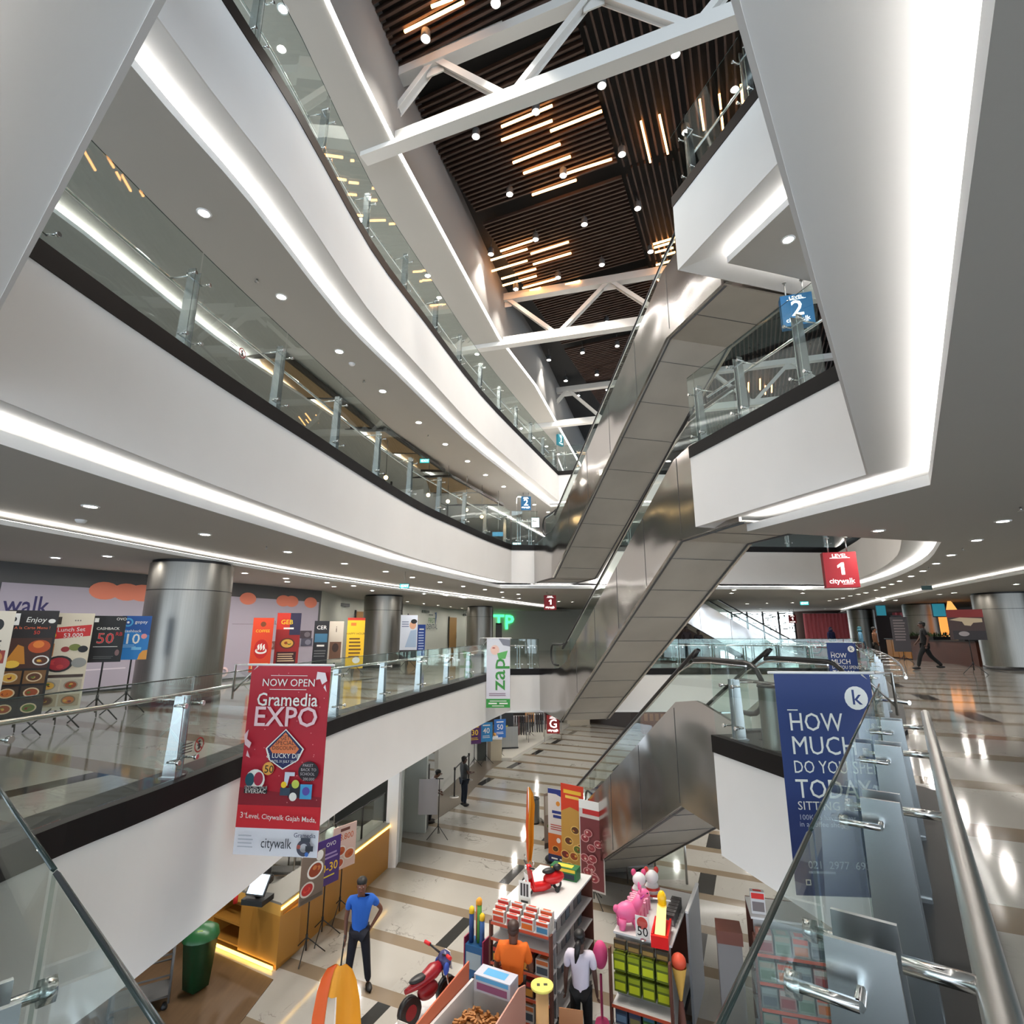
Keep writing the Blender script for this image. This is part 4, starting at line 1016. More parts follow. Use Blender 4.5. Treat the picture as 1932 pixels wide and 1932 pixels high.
# cafe on the walkway
struct(MB().wall([(24.5, 9.0), (25.2, 20.0), (28.5, 36.0)], L1, ZC1, -.2).build('wall_right', cm((52, 42, 38))))
t = thing('cafe_counter', (18.6, 21.9, L1), 'long brown cafe counter behind the man in black', 'counter')
cd = Vector((1.9, 8.2)).normalized(); cn = Vector((cd.y, -cd.x)); Q = lambda s, w, z: (cd.x * s + cn.x * w, cd.y * s + cn.y * w, z)
def cbox(m, s0, s1, w0, w1, z0, z1):
    v = [Q(s, w, z) for z in (z0, z1) for w in (w0, w1) for s in (s0, s1)]
    return m.add(v, [(0, 2, 3, 1), (4, 5, 7, 6), (0, 1, 5, 4), (2, 6, 7, 3), (0, 4, 6, 2), (1, 3, 7, 5)], False)
cbox(MB().use(cm((74, 38, 24))), 0, 5.4, 0, .7, 0, .95).build('front', None, t)
cbox(MB().use(cm((40, 30, 26))), -.05, 8.2, -.05, .75, .95, 1.0).build('top', None, t)
for i in range(4): cbox(MB().use(cm((170, 112, 40))), 5.5 + .66 * i, 6.1 + .66 * i, 0, .7, .05, .93).build('yellow_panel', None, t)  # plain yellow-orange panels, no emission
random.seed(11)
for k in range(3):
    s0 = .6 + 2.4 * k; p = Vector(Q(s0, .35, 1.0)) + Vector((18.6, 21.9, L1)); t = thing('herb_planter', p, ['low green planter on the near end of the cafe counter', 'low green planter in the middle of the cafe counter', 'low green planter on the far end of the cafe counter'][k], 'planter')
    MB().use('black').box(-.6, -.15, 0, .6, .15, .14).build('trough', None, t); m = MB().use(cm((44, 66, 34)))
    for i in range(70):
        q = Vector((random.uniform(-.58, .58), random.uniform(-.14, .14), .12)); e = q + Vector((random.uniform(-.12, .12), random.uniform(-.12, .12), random.uniform(.08, .26))); sd = Vector((random.uniform(-.05, .05), random.uniform(-.05, .05), .02))
        m.add([q, (q + e) / 2 + sd, e, (q + e) / 2 - sd], [(0, 1, 2, 3)])
    m.build('foliage', None, t)
p = aty(1790, 1165, 26.3); t = thing('cafe_kiosk', (p.x, 26.3, L1), 'warmly lit timber cafe kiosk behind the walking man', 'kiosk')
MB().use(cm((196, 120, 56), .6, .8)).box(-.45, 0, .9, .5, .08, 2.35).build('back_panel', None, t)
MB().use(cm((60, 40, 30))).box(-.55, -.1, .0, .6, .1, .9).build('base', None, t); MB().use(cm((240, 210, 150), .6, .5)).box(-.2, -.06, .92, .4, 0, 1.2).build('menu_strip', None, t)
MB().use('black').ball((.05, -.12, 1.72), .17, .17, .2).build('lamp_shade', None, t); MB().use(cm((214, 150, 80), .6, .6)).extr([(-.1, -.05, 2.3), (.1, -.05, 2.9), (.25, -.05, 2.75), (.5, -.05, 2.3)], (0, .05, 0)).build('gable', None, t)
lightbox(1771, 1151, 24.0, .5, .62, (30, 96, 110), 'teal lit cafe sign with a white leaf shape beside the wide column', None, .5, -25, ZC1B)
lightbox(1662, 1152, 30.5, .5, .62, (30, 96, 110), 'second teal cafe sign between two dark columns', None, .5, -25, ZC1B)
b = Board().base(.95, 1.0, (60, 40, 36), z0=1.1); b.rect(0, .74, 1, 1, (130, 30, 26)).poly([(.05, .66), (.35, .74), (.95, .7), (.95, .58), (.7, .56), (.62, .46), (.45, .48), (.4, .6)], (190, 170, 140)).rect(.1, .0, 1, .3, (34, 26, 28)).disc(.4, .2, .14, (150, 140, 140), .08)
p = atz(1840, 1272, L1); standee('cafe_poster', p, -35, 'dark red food poster in front of the wide steel column', 'poster', b, top=1.9)
b = Board().base(.62, 1.5, (52, 46, 50), z0=.5); b.lines(.15, .85, .9, .08, 8, (110, 100, 100), .5); p = atz(1708, 1252, L1); standee('menu_stand', p, -30, 'dark menu stand before the yellow counter panels', 'poster', b, top=1.8)
b = Board().base(.55, 1.7, (150, 160, 176), z0=.6); b.rect(.5, 0, 1, 1, (186, 190, 196)).poly([(.1, .1), (.45, .1), (.4, .9), (.15, .8)], (70, 100, 150)); p = atz(1702, 1236, L1); standee('promo_poster', p, -30, 'pale blue standing poster beside the dark column', 'poster', b, top=2.0)
struct(MB().box(24.2, 13.0, L1 + .6, 24.35, 18.4, L1 + 2.5).build('blue_panel', cm((70, 120, 130), .4, .25)))  # a flat blue panel with a faint glow put into its colour
# ceilings' small fittings
def fitting(p, label, cat, kind):
    t = thing('smoke_detector' if kind else 'sprinkler', p, label, cat)
    if kind: MB().use('white').lathe((0, 0), [(.001, -.05), (.05, -.045), (.07, -.02), (.075, 0)], 14).build('body', None, t)
    else: MB().use('steel').tube([(0, 0, 0), (0, 0, -.05)], .012, 6).lathe((0, 0), [(.001, -.06), (.035, -.055), (.035, -.05), (.001, -.05)], 10).build('head', None, t)
    return t
for px, py, k, lab in ((664, 686, 1, 'round smoke detector among the sweeping downlights'), (485, 527, 0, 'tiny sprinkler among the sweeping downlights, nearest'), (687, 718, 0, 'tiny sprinkler among the sweeping downlights, middle'), (808, 821, 0, 'tiny sprinkler among the sweeping downlights, farthest')):
    fitting(atz(px, py, ZC2), lab, 'smoke detector' if k else 'sprinkler', k)
for px, py, k, lab in ((153, 981, 1, 'round smoke detector over the menu posters'), (503, 1031, 0, 'tiny sprinkler over the pale mural'), (1925, 957, 0, 'tiny sprinkler over the cafe walkway, nearest'), (1816, 1034, 0, 'tiny sprinkler over the cafe walkway, between downlights'), (1752, 1070, 0, 'tiny sprinkler over the cafe walkway, farthest')):
    fitting(atz(px, py, ZC1), lab, 'smoke detector' if k else 'sprinkler', k)
t = thing('security_camera', atz(411, 1064, ZC1B), 'small white security camera at the top of the big steel column', 'camera'); MB().use('white').lathe((0, 0), [(.05, 0), (.05, -.03)], 12, True).build('mount', None, t); MB().use('white').beam((0, 0, -.07), (.12, -.14, -.10), .07, .07).build('body', None, t); MB().use('black').beam((.12, -.14, -.10), (.126, -.147, -.101), .05, .05).build('lens', None, t)

# no-climbing stickers on the glass
def sticker(rl, V, px, py, off=-.06):
    best = None
    for a, b in zip(V[:-1], V[1:]):
        for i in range(60):
            q = Vector(a).lerp(Vector(b), i / 60); r = ray(px, py); e = abs(q.x / q.y - r[0] / r[1])
            if best is None or e < best[0]: best = (e, q, (Vector(b) - Vector(a)).normalized())
    _, q, d = best; p = aty(px, py, q.y); n = Vector((-d.y, d.x, 0)); c = Vector((q.x, q.y, p.z)) + n * .0 - Vector(rl.location); D = Vector((d.x, d.y, 0)); U = Vector((0, 0, 1))
    c += n * -.028
    m = MB().use(cm((150, 50, 46))); k = 20
    vs = [c + (D * math.cos(2 * math.pi * i / k) + U * math.sin(2 * math.pi * i / k)) * rr for rr in (.07, .056) for i in range(k)]
    m.add(vs, [(i, (i + 1) % k, (i + 1) % k + k, i + k) for i in range(k)], False)
    m.beam(c - D * .04 - U * .04, c + D * .04 + U * .04, .002, .014)
    m.use(cm((60, 50, 50))).ball(c + U * .03, .012, .004, .012, 8, 6).beam(c - U * .04, c + U * .015, .004, .022, up=tuple(D)).beam(c - D * .03, c + D * .03, .004, .008)
    for i in range(4): m.beam(c + D * .10 + U * (.04 - .025 * i), c + D * .24 + U * (.04 - .025 * i), .002, .008)
    m.build('warning_sticker', None, rl)
bl = [o for o in bpy.data.objects if o.get('category') == 'balustrade']
sticker(next(o for o in bl if 'one floor above' in o['label']), sub(V2, (-.02, 19.7), (-3.93, 3.5)), 461, 666)
sticker(next(o for o in bl if 'behind the red hanging' in o['label']), sub(V1, (-.05, 19.85), (-3.27, 3.25)), 381, 1405)

# ------------------------------------------------------------------ ground floor
def zslab(name, px, z0, z1, m): return struct(MB().prism([tuple(atz(x, y, G).xy) for x, y in px], z0, z1).build(name, m))
noise_var(mat('darkwood', sr(104, 82, 60), .35), 2.0, .45, stretch=(6, .5, 1))
struct(MB().prism([(-4.35, 8.0), (-4.2, 10.9), (-6.6, 12.2), (-14, 12.6), (-14, 3.0), (-3.9, 5.6)], .002, .012).build('floor.010', 'darkwood'))
struct(MB().prism([(-2.75, 18.3), (-1.75, 20.9), (-1.0, 25.2), (2.6, 36.0), (-1.0, 36.5), (-3.4, 24), (-3.6, 18.3)], .002, .010).build('floor.011', cm((112, 102, 90), .3)))
struct(MB().prism([(-1.2, 7.6), (-.45, 9.35), (.9, 9.25), (1.15, 9.9), (2.8, 9.9), (3.3, 9.0), (5.4, 8.2), (5.4, 4.0), (-1.2, 4.0)], .002, .010).build('floor.012', 'carpet'))
# ceiling under level one and the walls there
struct(MB().holed(OUTER, [offset(V1, -COVE, True)], L1 - 1.52).build('ceiling.020', 'ceil'))
struct(MB().wall([(-3.1, 15.75), (-3.5, 18.15), (-2.62, 17.95)][::-1], .0, 3.05, .12).build('wall_ground', cm((186, 190, 184))))
struct(MB().box(-3.32, 15.42, 0, -3.02, 15.75, 3.05).build('trim_20', 'white'))
struct(MB().wall([(-1.5, 28.5), (-2.2, 25.0), (-2.9, 21.4)], 0, 3.05, .15).build('wall_ground.001', cm((196, 194, 186))))
e = MB().use('led').wall([(-1.52, 28.4), (-2.17, 25.1), (-2.80, 21.9)], .02, .10, -.06).build('floor_light'); tag(e, None, None, None, 'structure')
struct(MB().wall([(-14, 19.5), (-3.6, 18.3)], 0, 3.05, .2).build('wall_kitchen', cm((40, 44, 42))))
struct(MB().wall([(-9.2, 8.0), (-8.6, 19.0)], 0, 3.05, .2).build('wall_kitchen.001', cm((34, 34, 33))))
struct(MB().wall([(12.5, 33.5), (7.5, 35.5), (3.2, 39.5), (-2.0, 36.5)][::-1], 0, 3.05, .2).build('wall_shops', cm((58, 50, 46))))
mat('gold', sr(176, 124, 52), .45); mat('gold_lit', (1, .7, .2), .5, emit=(1.0, .60, .10), es=2.2)
t = thing('service_counter', (-4.27, 11.16, G), 'long golden timber food counter with a glass guard along the marble floor', 'counter')
O = Vector((-4.27, 11.16, 0)); A_ = Vector((-3.2, 15.5, 0)) - O; B_ = Vector((-6.55, 12.35, 0)) - O; ad = A_.normalized(); bd_ = B_.normalized()
MB().use('gold').prism([(0, 0), tuple(A_.xy), tuple((A_ + Vector((-.45, .1, 0))).xy), tuple((Vector((-.40, .55, 0))).xy)], .0, 1.02).build('front', None, t)
m = MB().use('gold'); w = bd_ * B_.length
for s0, s1 in ((0, .42), (.72, 1.0)): m.prism([tuple((w * s0).xy), tuple((w * s1).xy), tuple((w * s1 + Vector((.2, .5, 0))).xy), tuple((w * s0 + Vector((.2, .5, 0))).xy)], .08, .86)
m.prism([tuple((w * .42 + Vector((.18, .45, 0))).xy), tuple((w * .72 + Vector((.18, .45, 0))).xy), tuple((w * .72 + Vector((.2, .5, 0))).xy), tuple((w * .42 + Vector((.2, .5, 0))).xy)], .08, .86)
m.build('cabinet', None, t)
for z in (.12, .46): MB().use('gold').prism([tuple((w * .42).xy), tuple((w * .72).xy), tuple((w * .72 + Vector((.18, .45, 0))).xy), tuple((w * .42 + Vector((.18, .45, 0))).xy)], z, z + .03).build('shelf', None, t)
MB().use(cm((200, 150, 70))).prism([tuple(p) for p in ((0, 0), tuple(w.xy), tuple((w + Vector((.0, .06, 0))).xy), (.02, .06))], .86, 1.04).build('fascia', None, t)
MB().use(cm((120, 116, 108), .4)).prism([(0, .0), tuple(w.xy), tuple((w + Vector((.28, .62, 0))).xy), (-.35, .62)], 1.04, 1.08).build('end_top', None, t)
MB().use(cm((120, 116, 108), .4)).prism([(0, 0), tuple(A_.xy), tuple((A_ + Vector((-.55, .14, 0))).xy), (-.55, .62)], 1.02, 1.06).build('long_top', None, t)
nn = Vector((ad.y, -ad.x, 0))
e = MB().use('gold_lit').beam(nn * .012 + Vector((0, 0, .985)), A_ + nn * .012 + Vector((0, 0, .985)), .02, .045).build('edge_light', None, t)
e = MB().use('gold_lit').beam(w * .02 + Vector((0, 0, .04)) - Vector((.02, .03, 0)), w * .98 + Vector((0, 0, .04)) - Vector((.02, .03, 0)), .02, .05).build('toe_light', None, t)
g0 = ad * .85 - nn * .16
for k in range(3):
    a = g0 + ad * (k * 1.18); c = g0 + ad * (k * 1.18 + 1.14)
    MB().use('glass').beam(a + Vector((0, 0, 1.42)), c + Vector((0, 0, 1.42)), .012, .70).build('glass_guard', None, t)
    MB().use('black').tube([a + Vector((0, 0, 1.07)), a + Vector((0, 0, 1.78)), c + Vector((0, 0, 1.78)), c + Vector((0, 0, 1.07))], .014, 6).build('guard_frame', None, t)
p = atz(485, 1700, 1.10); t = thing('cash_register', (p.x, p.y, 1.085), 'black touchscreen till with a lit screen on the end of the golden counter', 'till', None, R(-12))
MB().use('black').box(-.22, -.16, 0, .22, .18, .09).build('base', None, t); MB().use('black').beam((0, .02, .09), (0, .08, .30), .12, .05, up=(0, 1, 0)).build('stand', None, t)
MB().use('black').extr([(-.19, -.10, .14), (.19, -.10, .14), (.19, .10, .44), (-.19, .10, .44)], (0, .03, -.02)).build('screen_case', None, t)
MB().use(cm((190, 215, 235), .3, 1.2)).extr([(-.165, -.091, .165), (.165, -.091, .165), (.165, .085, .425), (-.165, .085, .425)], (0, -.004, .003)).build('screen', None, t)
p = atz(444, 1702, 1.10); t = thing('sauce_bottle', (p.x, p.y, 1.085), 'small red bottle beside the till', 'bottle'); MB().use(cm((190, 30, 30))).lathe((0, 0), [(.04, 0), (.04, .14), (.015, .18), (.015, .21)], 12, True).build('body', None, t); MB().use('white').lathe((0, 0), [(.018, .21), (.008, .25)], 10, True).build('cap', None, t)
p = atz(512, 1662, 1.2); t = thing('coffee_grinder', (p.x - .2, p.y + .25, 1.065), 'small black machine behind the till', 'machine'); MB().use('black').box(-.1, -.1, 0, .1, .1, .10).lathe((0, 0), [(.08, .10), (.07, .34)], 14, True).build('body', None, t); MB().use('dgrey').lathe((0, 0), [(.07, .34), (.1, .46), (.1, .5)], 14, True).build('hopper', None, t)
p = atz(632, 1640, G); t = thing('rice_cooker', (-4.15, 13.7, 1.065), 'pale rounded urn behind the glass guard', 'urn'); MB().use(cm((170, 176, 168))).lathe((0, 0), [(.17, 0), (.19, .05), (.19, .34), (.15, .42), (.02, .46)], 18).build('body', None, t); MB().use('dgrey').box(-.05, -.20, .14, .05, -.18, .24).build('panel', None, t)
for k, (dx, dy) in enumerate(((-5.6, 14.2), (-5.3, 15.6))):
    t = thing('kitchen_shelf', (dx, dy, G), ['dark kitchen rack behind the golden counter, nearer one', 'dark kitchen rack behind the golden counter, farther one'][k], 'rack')
    for z in (.4, .95, 1.5): MB().use('steel').box(-.5, -.25, z, .5, .25, z + .03).build('shelf', None, t)
    for sx in (-.48, .48):
        for sy in (-.23, .23): MB().use('steel').tube([(sx, sy, 0), (sx, sy, 1.9)], .018, 6).build('leg', None, t)
    m = MB().use(cm((44, 60, 56)))
    m.box(-.4, -.2, .98, -.1, .2, 1.25); m.build('crate', None, t)
# bin and trolley under the gallery
p = atz(368, 1868, G); t = thing('wheelie_bin', (p.x, p.y, G), 'dark green plastic bin under the gallery by the golden counter', 'bin', None, R(20))
MB().use(cm((22, 62, 36), .4)).lathe((0, 0), [(.20, .04), (.27, .78), (.28, .80)], 4, True).build('body', None, t); MB().use(cm((30, 84, 44), .35)).lathe((0, 0), [(.295, .80), (.27, .90), (.14, .98), (.01, 1.0)], 20).build('lid', None, t); MB().use(cm((150, 180, 60))).extr([(-.05, -.19, .90), (.05, -.19, .90), (.04, -.17, .96), (-.04, -.17, .96)], (0, -.01, 0)).build('sticker', None, t)
p = atz(262, 1905, G); t = thing('goods_trolley', (p.x, p.y, G), 'grey tubular trolley beside the green bin', 'trolley', None, R(30))
for sx in (-.4, .4): MB().use('dgrey').tube([(sx, -.25, .1), (sx, -.25, .95), (sx, .25, .95), (sx, .25, .1)], .018, 8).build('side_frame', None, t)
for z in (.2, .5, .8): MB().use('dgrey').tube([(-.4, -.25, z), (.4, -.25, z), (.4, .25, z), (-.4, .25, z)], .014, 6, close=True).build('rail', None, t)
MB().use('dgrey').box(-.4, -.25, .19, .4, .25, .21).build('deck', None, t)
for sx in (-.35, .35):
    for sy in (-.2, .2): MB().use('black').lathe((sx, sy, 0), [(.045, 0), (.05, .04), (.03, .1)], 10, True).build('wheel', None, t)
# posters on tripods by the counter
b = Board().base(.58, .82, (120, 104, 92), z0=.95); b.dish(.6, .62, .2, WH, [(150, 60, 30), (200, 120, 60)]).dish(.3, .28, .17, (220, 210, 200), [(190, 40, 40), (220, 70, 50)], 4).disc(.75, .9, .09, WH); b.rect(.05, .02, .95, .1, (90, 80, 70))
standee('menu_poster', atz(578, 1808, G), 62, 'brown food photo poster on a tripod, nearest of three by the golden counter', 'poster', b)
b = Board().base(.62, .86, (70, 42, 120), z0=.95); b.txt('OVO', .6, .86, .08, WH, .002).rect(.25, .64, .85, .68, (160, 140, 190)).rect(.2, .56, .9, .6, (160, 140, 190)).txt('30-30', .5, .36, .165, YL, .012).rect(.3, .17, .8, .2, (220, 200, 60)); b.disc(.05, .5, .09, YL)
standee('cashback_poster', atz(608, 1772, G), 58, 'purple 30-30 poster on a tripod, middle of three by the golden counter', 'poster', b)
b = Board().base(.62, .86, (226, 196, 184), z0=.95); b.txt('28.800', .5, .72, .125, (200, 90, 40), .006).rect(.3, .86, .7, .93, (110, 60, 50)).dish(.35, .42, .14, (240, 226, 214), [(190, 90, 40), (170, 60, 30)]).dish(.72, .3, .15, (240, 226, 214), [(200, 100, 50), (180, 80, 40)]).dish(.3, .16, .13, (240, 226, 214), [(190, 80, 40)], 1)
standee('menu_poster', atz(641, 1732, G), 55, 'pink 28.800 food poster on a tripod, farthest of three by the golden counter', 'poster', b)
# further back on the left
t = thing('stanchion_screen', (-2.66, 18.35, G), 'tall black frame at the end of the pale partition, behind the leaning man', 'partition')
MB().use('black').box(-.04, -.35, 0, .03, .02, 1.85).build('frame', None, t)
p = atz(826, 1582, G); t = thing('poster_stand', p, 'empty black tripod stand in front of the leaning man', 'stand'); tripod(t, 1.62); MB().use('black').tube([(-.12, .03, 1.62), (.12, .03, 1.62)], .014, 6).build('cross_bar', None, t)
MB().use(cm((190, 186, 190))).box(-.62, .06, .62, -.04, .08, 1.60).build('sheet', None, t)
for (px, py), lab in (((857, 1504), 'belt barrier post with a round pale base, nearer of two'), ((884, 1472), 'belt barrier post behind the man in grey, farther of two')):
    p = atz(px, py, G); t = thing('barrier_post', p, lab, 'barrier'); MB().use('steel').lathe((0, 0), [(.001, .03), (.17, .02), (.18, 0)], 18).build('base', None, t); MB().use('black').tube([(0, 0, .02), (0, 0, 1.0)], .028, 8).build('pole', None, t); MB().use('black').lathe((0, 0), [(.04, .93), (.04, 1.03)], 12, True).build('head', None, t)
    if py > 1480: q = atz(884, 1472, G) - p; MB().use('black').beam((0, 0, .97), (q.x, q.y, .97), .006, .05).build('belt', None, t)
def foot_poster(px, py, w, h, z0, c, txt, tc, label, face=20, sz=.24, extra=None):
    b = Board().base(w, h, c, z0=z0); b.txt(txt, .5, .56, sz, tc, .010); b.rect(.2, .82, .8, .88, tc).lines(.2, .8, .3, .08, 2, tc, .35)
    if extra: extra(b)
    standee('cashback_poster', atz(px, py, G), face, label, 'poster', b)
foot_poster(895, 1446, .6, .85, .95, (84, 36, 96), '30', YL, 'purple 30 poster half hidden under the gallery edge')
foot_poster(917, 1441, .6, .85, .95, (40, 130, 190), '40', WH, 'blue 40 poster on a tripod in front of the grey panel')
foot_poster(943, 1432, .6, .85, .95, (40, 104, 180), '50', WH, 'deeper blue 50 poster on a tripod beside the steel kiosk')
foot_poster(1000, 1392, .55, .8, .85, (206, 150, 96), '', BK, 'orange food poster on a tripod before the dark shop', 10, .1, lambda b: b.disc(.5, .35, .14, (90, 50, 30)))
p = atz(906, 1437, G); t = thing('notice_screen', p, 'dark grey upright panel behind the blue 40 poster', 'panel'); MB().use(cm((78, 80, 76), .4)).box(-.32, .12, 0, .32, .2, 1.15).build('panel', None, t); MB().use('steel').box(.26, .10, 0, .33, .12, 1.15).build('edge_strip', None, t)
p = atz(936, 1436, G); t = thing('pedestal', p, 'cream square pedestal with a small item on top', 'pedestal'); MB().use(cm((196, 184, 160))).box(-.26, .0, 0, .26, .45, .95).build('body', None, t); MB().use('white').box(-.28, -.02, .95, .28, .47, .98).build('top', None, t)
p2 = atz(936, 1436, G); t = thing('snack_box', (p2.x - .06, p2.y + .2, .98), 'small orange and white item on the cream pedestal', 'box'); MB().use('white').box(-.1, -.08, 0, .14, .1, .1).build('tray', None, t); MB().use(cm((222, 160, 80))).ball((-.02, 0, .16), .08).build('topping', None, t)
struct(MB().prism([tuple(atz(x, y, G).xy) for x, y in ((946, 1436), (966, 1436), (1046, 1388), (1080, 1366), (1010, 1372), (950, 1410))], 0, .14).build('floor.013', cm((200, 196, 186), .4)))
p = atz(962, 1418, G); t = thing('steel_kiosk', (p.x, p.y, .14), 'brushed steel kiosk counter on the pale step', 'kiosk', None, R(10)); MB().use('brushed').box(-.42, 0, 0, .42, .7, 1.05).build('body', None, t); MB().use('black').box(-.42, .1, 1.05, .2, .6, 1.75).build('machine', None, t); MB().use('black').box(-.44, -.02, 0, .44, .0, .07).build('plinth', None, t); MB().use(cm((200, 190, 70))).box(-.38, .0, 1.05, -.1, .1, 1.11).build('tray', None, t)
p = atz(1092, 1369, G); t = thing('sales_cabinet', p, 'low cream display cabinet beyond the red level sign', 'cabinet', None, R(8)); MB().use(cm((176, 166, 148))).box(-.75, 0, 0, .75, 1.0, .68).build('body', None, t); MB().use('white').box(-.78, -.03, .68, .78, 1.03, .72).build('top', None, t); MB().use('dgrey').box(-.73, .02, -.0, .73, .98, .04).build('plinth', None, t)
random.seed(5)
for k, (x, lab) in enumerate(((.4, 'dark hanging garment stand nearest the steel kiosk'), (1.3, 'dark clothes rail behind the orange food poster'), (2.3, 'dark clothes rail left of the red level sign'))):
    t = thing('clothes_rail', (x, 30.5 + k * .8, G), lab, 'clothes rail'); MB().use('steel').tube([(-.5, 0, 0), (-.5, 0, 1.5), (.5, 0, 1.5), (.5, 0, 0)], .018, 6).build('frame', None, t)
    for i in range(7): MB().use(cm(random.choice([(24, 22, 26), (60, 56, 60), (150, 146, 150), (40, 36, 44), (96, 60, 60)]))).box(-.45 + .13 * i, -.22, .55, -.39 + .13 * i, .22, 1.46).build('garment', None, t)
t = thing('shop_display', (9.0, 33.6, G), 'reddish brown shop display under the far bridge', 'display'); MB().use(cm((120, 64, 50))).box(-1.2, 0, 0, 1.2, .6, 1.3).build('body', None, t); m = MB().use(cm((170, 120, 90)))
for i in range(7): m.box(-1.1 + .33 * i, -.03, .75, -.9 + .33 * i, .02, 1.15)
m.build('goods_front', None, t)
t = thing('planter_box', (10.6, 33.0, G), 'dark leafy planter beside the reddish display', 'planter'); MB().use('dgrey').box(-.6, -.3, 0, .6, .3, .6).build('trough', None, t); m = MB().use(cm((50, 64, 44)))
for i in range(80):
    q = Vector((random.uniform(-.6, .6), random.uniform(-.3, .3), .6)); e = q + Vector((random.uniform(-.2, .2), random.uniform(-.2, .2), random.uniform(.2, .6))); m.add([q, (q + e) / 2 + Vector((.05, 0, .02)), e, (q + e) / 2 - Vector((.05, 0, .02))], [(0, 1, 2, 3)])
m.build('foliage', None, t)
# by the lowest escalator
def litter(p, r, h, label):
    t = thing('litter_bin', p, label, 'bin'); MB().use('brushed').lathe((0, 0), [(r, .05), (r, h)], 24).build('body', None, t); MB().use('black').lathe((0, 0), [(r + .01, h), (r + .005, h + .03), (r * .75, h + .03), (r * .7, h - .1), (.001, h - .1)], 24).build('rim', None, t); MB().use('black').lathe((0, 0), [(r - .01, 0), (r - .01, .05)], 20, True).build('foot', None, t)
litter(atz(1008, 1553, G), .17, .72, 'slim steel litter bin at the foot of the lowest escalator')
litter((3.1, 6.65, L1), .15, .74, 'steel litter bin behind the navy banner at the top of the lowest escalator')
def flag(foot, h, pts, label, gap=0):
    t = thing('feather_flag', foot, label, 'flag'); MB().use('white').tube([(0, 0, 0), (0, 0, h * .98)], .012, 6).build('pole', None, t); MB().use('black').lathe((0, 0), [(.001, .03), (.16, .02), (.17, 0)], 14).build('base', None, t)
    n = len(pts); vs = []; fs = []
    K = 10
    for i, (z, x0, x1) in enumerate(pts):
        for k in range(K + 1):
            x = x0 + (x1 - x0) * k / K; vs.append((x, .07 * math.sin(k * .9 + i * .35) * min(1, .3 + i * .2), z))
    for i in range(n - 1):
        for k in range(K):
            if gap and i >= gap and k in (3, 4): continue
            a = i * (K + 1) + k; fs.append((a, a + 1, a + K + 2, a + K + 1))
    o = len(vs); vs += [(x, y + .006, z) for x, y, z in vs]; fs += [tuple(i + o for i in f) for f in fs]
    MB().use(cm((236, 158, 36), .6)).add(vs, fs, True).build('cloth', None, t)
    vs2 = [(x, y - .008, z) for x, y, z in vs[:o]]; f2 = [f for f in fs if max(f) < o and f[0] % (K + 1) < 3]
    MB().use(cm((232, 100, 40), .6)).add(vs2, f2, True).build('border', None, t)
flag(atz(998, 1660, G), 2.15, [(2.1, -.02, .03), (1.95, -.04, .12), (1.7, -.05, .16), (1.2, -.07, .13), (.8, -.06, .12), (.4, -.04, .06)], 'narrow orange flag hanging limp behind the red toy scooter')
flag((-2.0, 7.1, G), 2.2, [(2.24, -.06, .10), (2.20, -.13, .16), (2.10, -.19, .22), (1.95, -.24, .27), (1.7, -.28, .31), (1.3, -.30, .35), (.9, -.31, .37), (.4, -.31, .38)], 'yellow and orange flag billowing at the bottom edge of the photo', 3)
b = Board().base(.60, 1.75, (236, 232, 230), z0=.12); b.rect(0, .93, 1, 1, (40, 60, 140)).poly([(0, .93), (1, .93), (1, .86), (.4, .93)], (40, 60, 140)).disc(.5, .8, .06, (226, 150, 60)).rect(.2, .66, .8, .70, (40, 60, 140)).rect(.25, .60, .75, .64, (40, 60, 140)); b.lines(.12, .9, .5, .03, 3, (190, 60, 50)); b.rect(0, .1, 1, .38, (220, 110, 40)).disc(.5, .3, .06, WH).dish(.35, .18, .1, (230, 170, 80), food()).rect(0, 0, 1, .1, (34, 44, 90)).rect(.15, .04, .45, .06, WH).rect(.55, .04, .85, .06, WH)
standee('roll_banner', atz(1055, 1638, G), -32, 'white and orange roll banner beside the lowest escalator', 'poster', b, stand=False)
b = Board().base(.66, 2.15, (214, 62, 34), z0=.06); b.rect(.12, .9, .9, .94, (240, 190, 60)).rect(.2, .85, .8, .88, (240, 200, 90)); b.poly([(0, .05), (1, .05), (1, .72), (.4, .76), (0, .7)], (196, 150, 70))
random.seed(3)
for i in range(9): b.dish(.15 + .7 * random.random(), .1 + .55 * random.random(), .13, (226, 190, 110), food())
standee('roll_banner', atz(1083, 1668, G), -38, 'red and yellow food roll banner, tallest by the lowest escalator', 'poster', b, stand=False)
b = Board().base(.62, 1.85, (206, 200, 196), z0=.28); b.rect(.0, .9, 1, 1, (236, 236, 232)).rect(.15, .84, .85, .9, (190, 40, 40)); b.rect(.04, .02, .96, .8, (120, 52, 56))
for i in range(12): b.dish(.2 + .6 * random.random(), .08 + .66 * random.random(), .11, (206, 150, 150), [(150, 50, 60), (190, 90, 90), (226, 190, 180)])
standee('menu_poster', atz(1120, 1708, G), -36, 'wine red and white food poster on a splayed black tripod', 'poster', b)
for (px, py, w, lab) in ((1037, 1607, .34, 'narrow brown standing sign at the foot of the lowest escalator'),):
    b = Board().base(w, 1.4, (150, 130, 118), z0=.1); b.rect(.1, .6, .9, .95, (196, 184, 170)).dish(.5, .4, .1, (170, 150, 130), food()); b.rect(0, 0, 1, .1, (60, 50, 46)); standee('roll_banner', atz(px, py, G), 30, lab, 'poster', b, stand=False)
p = atz(1262, 1640, G)
t = thing('acrylic_barrier', atz(1238, 1668, G), 'clear barrier panel with steel uprights under the lowest escalator', 'barrier')
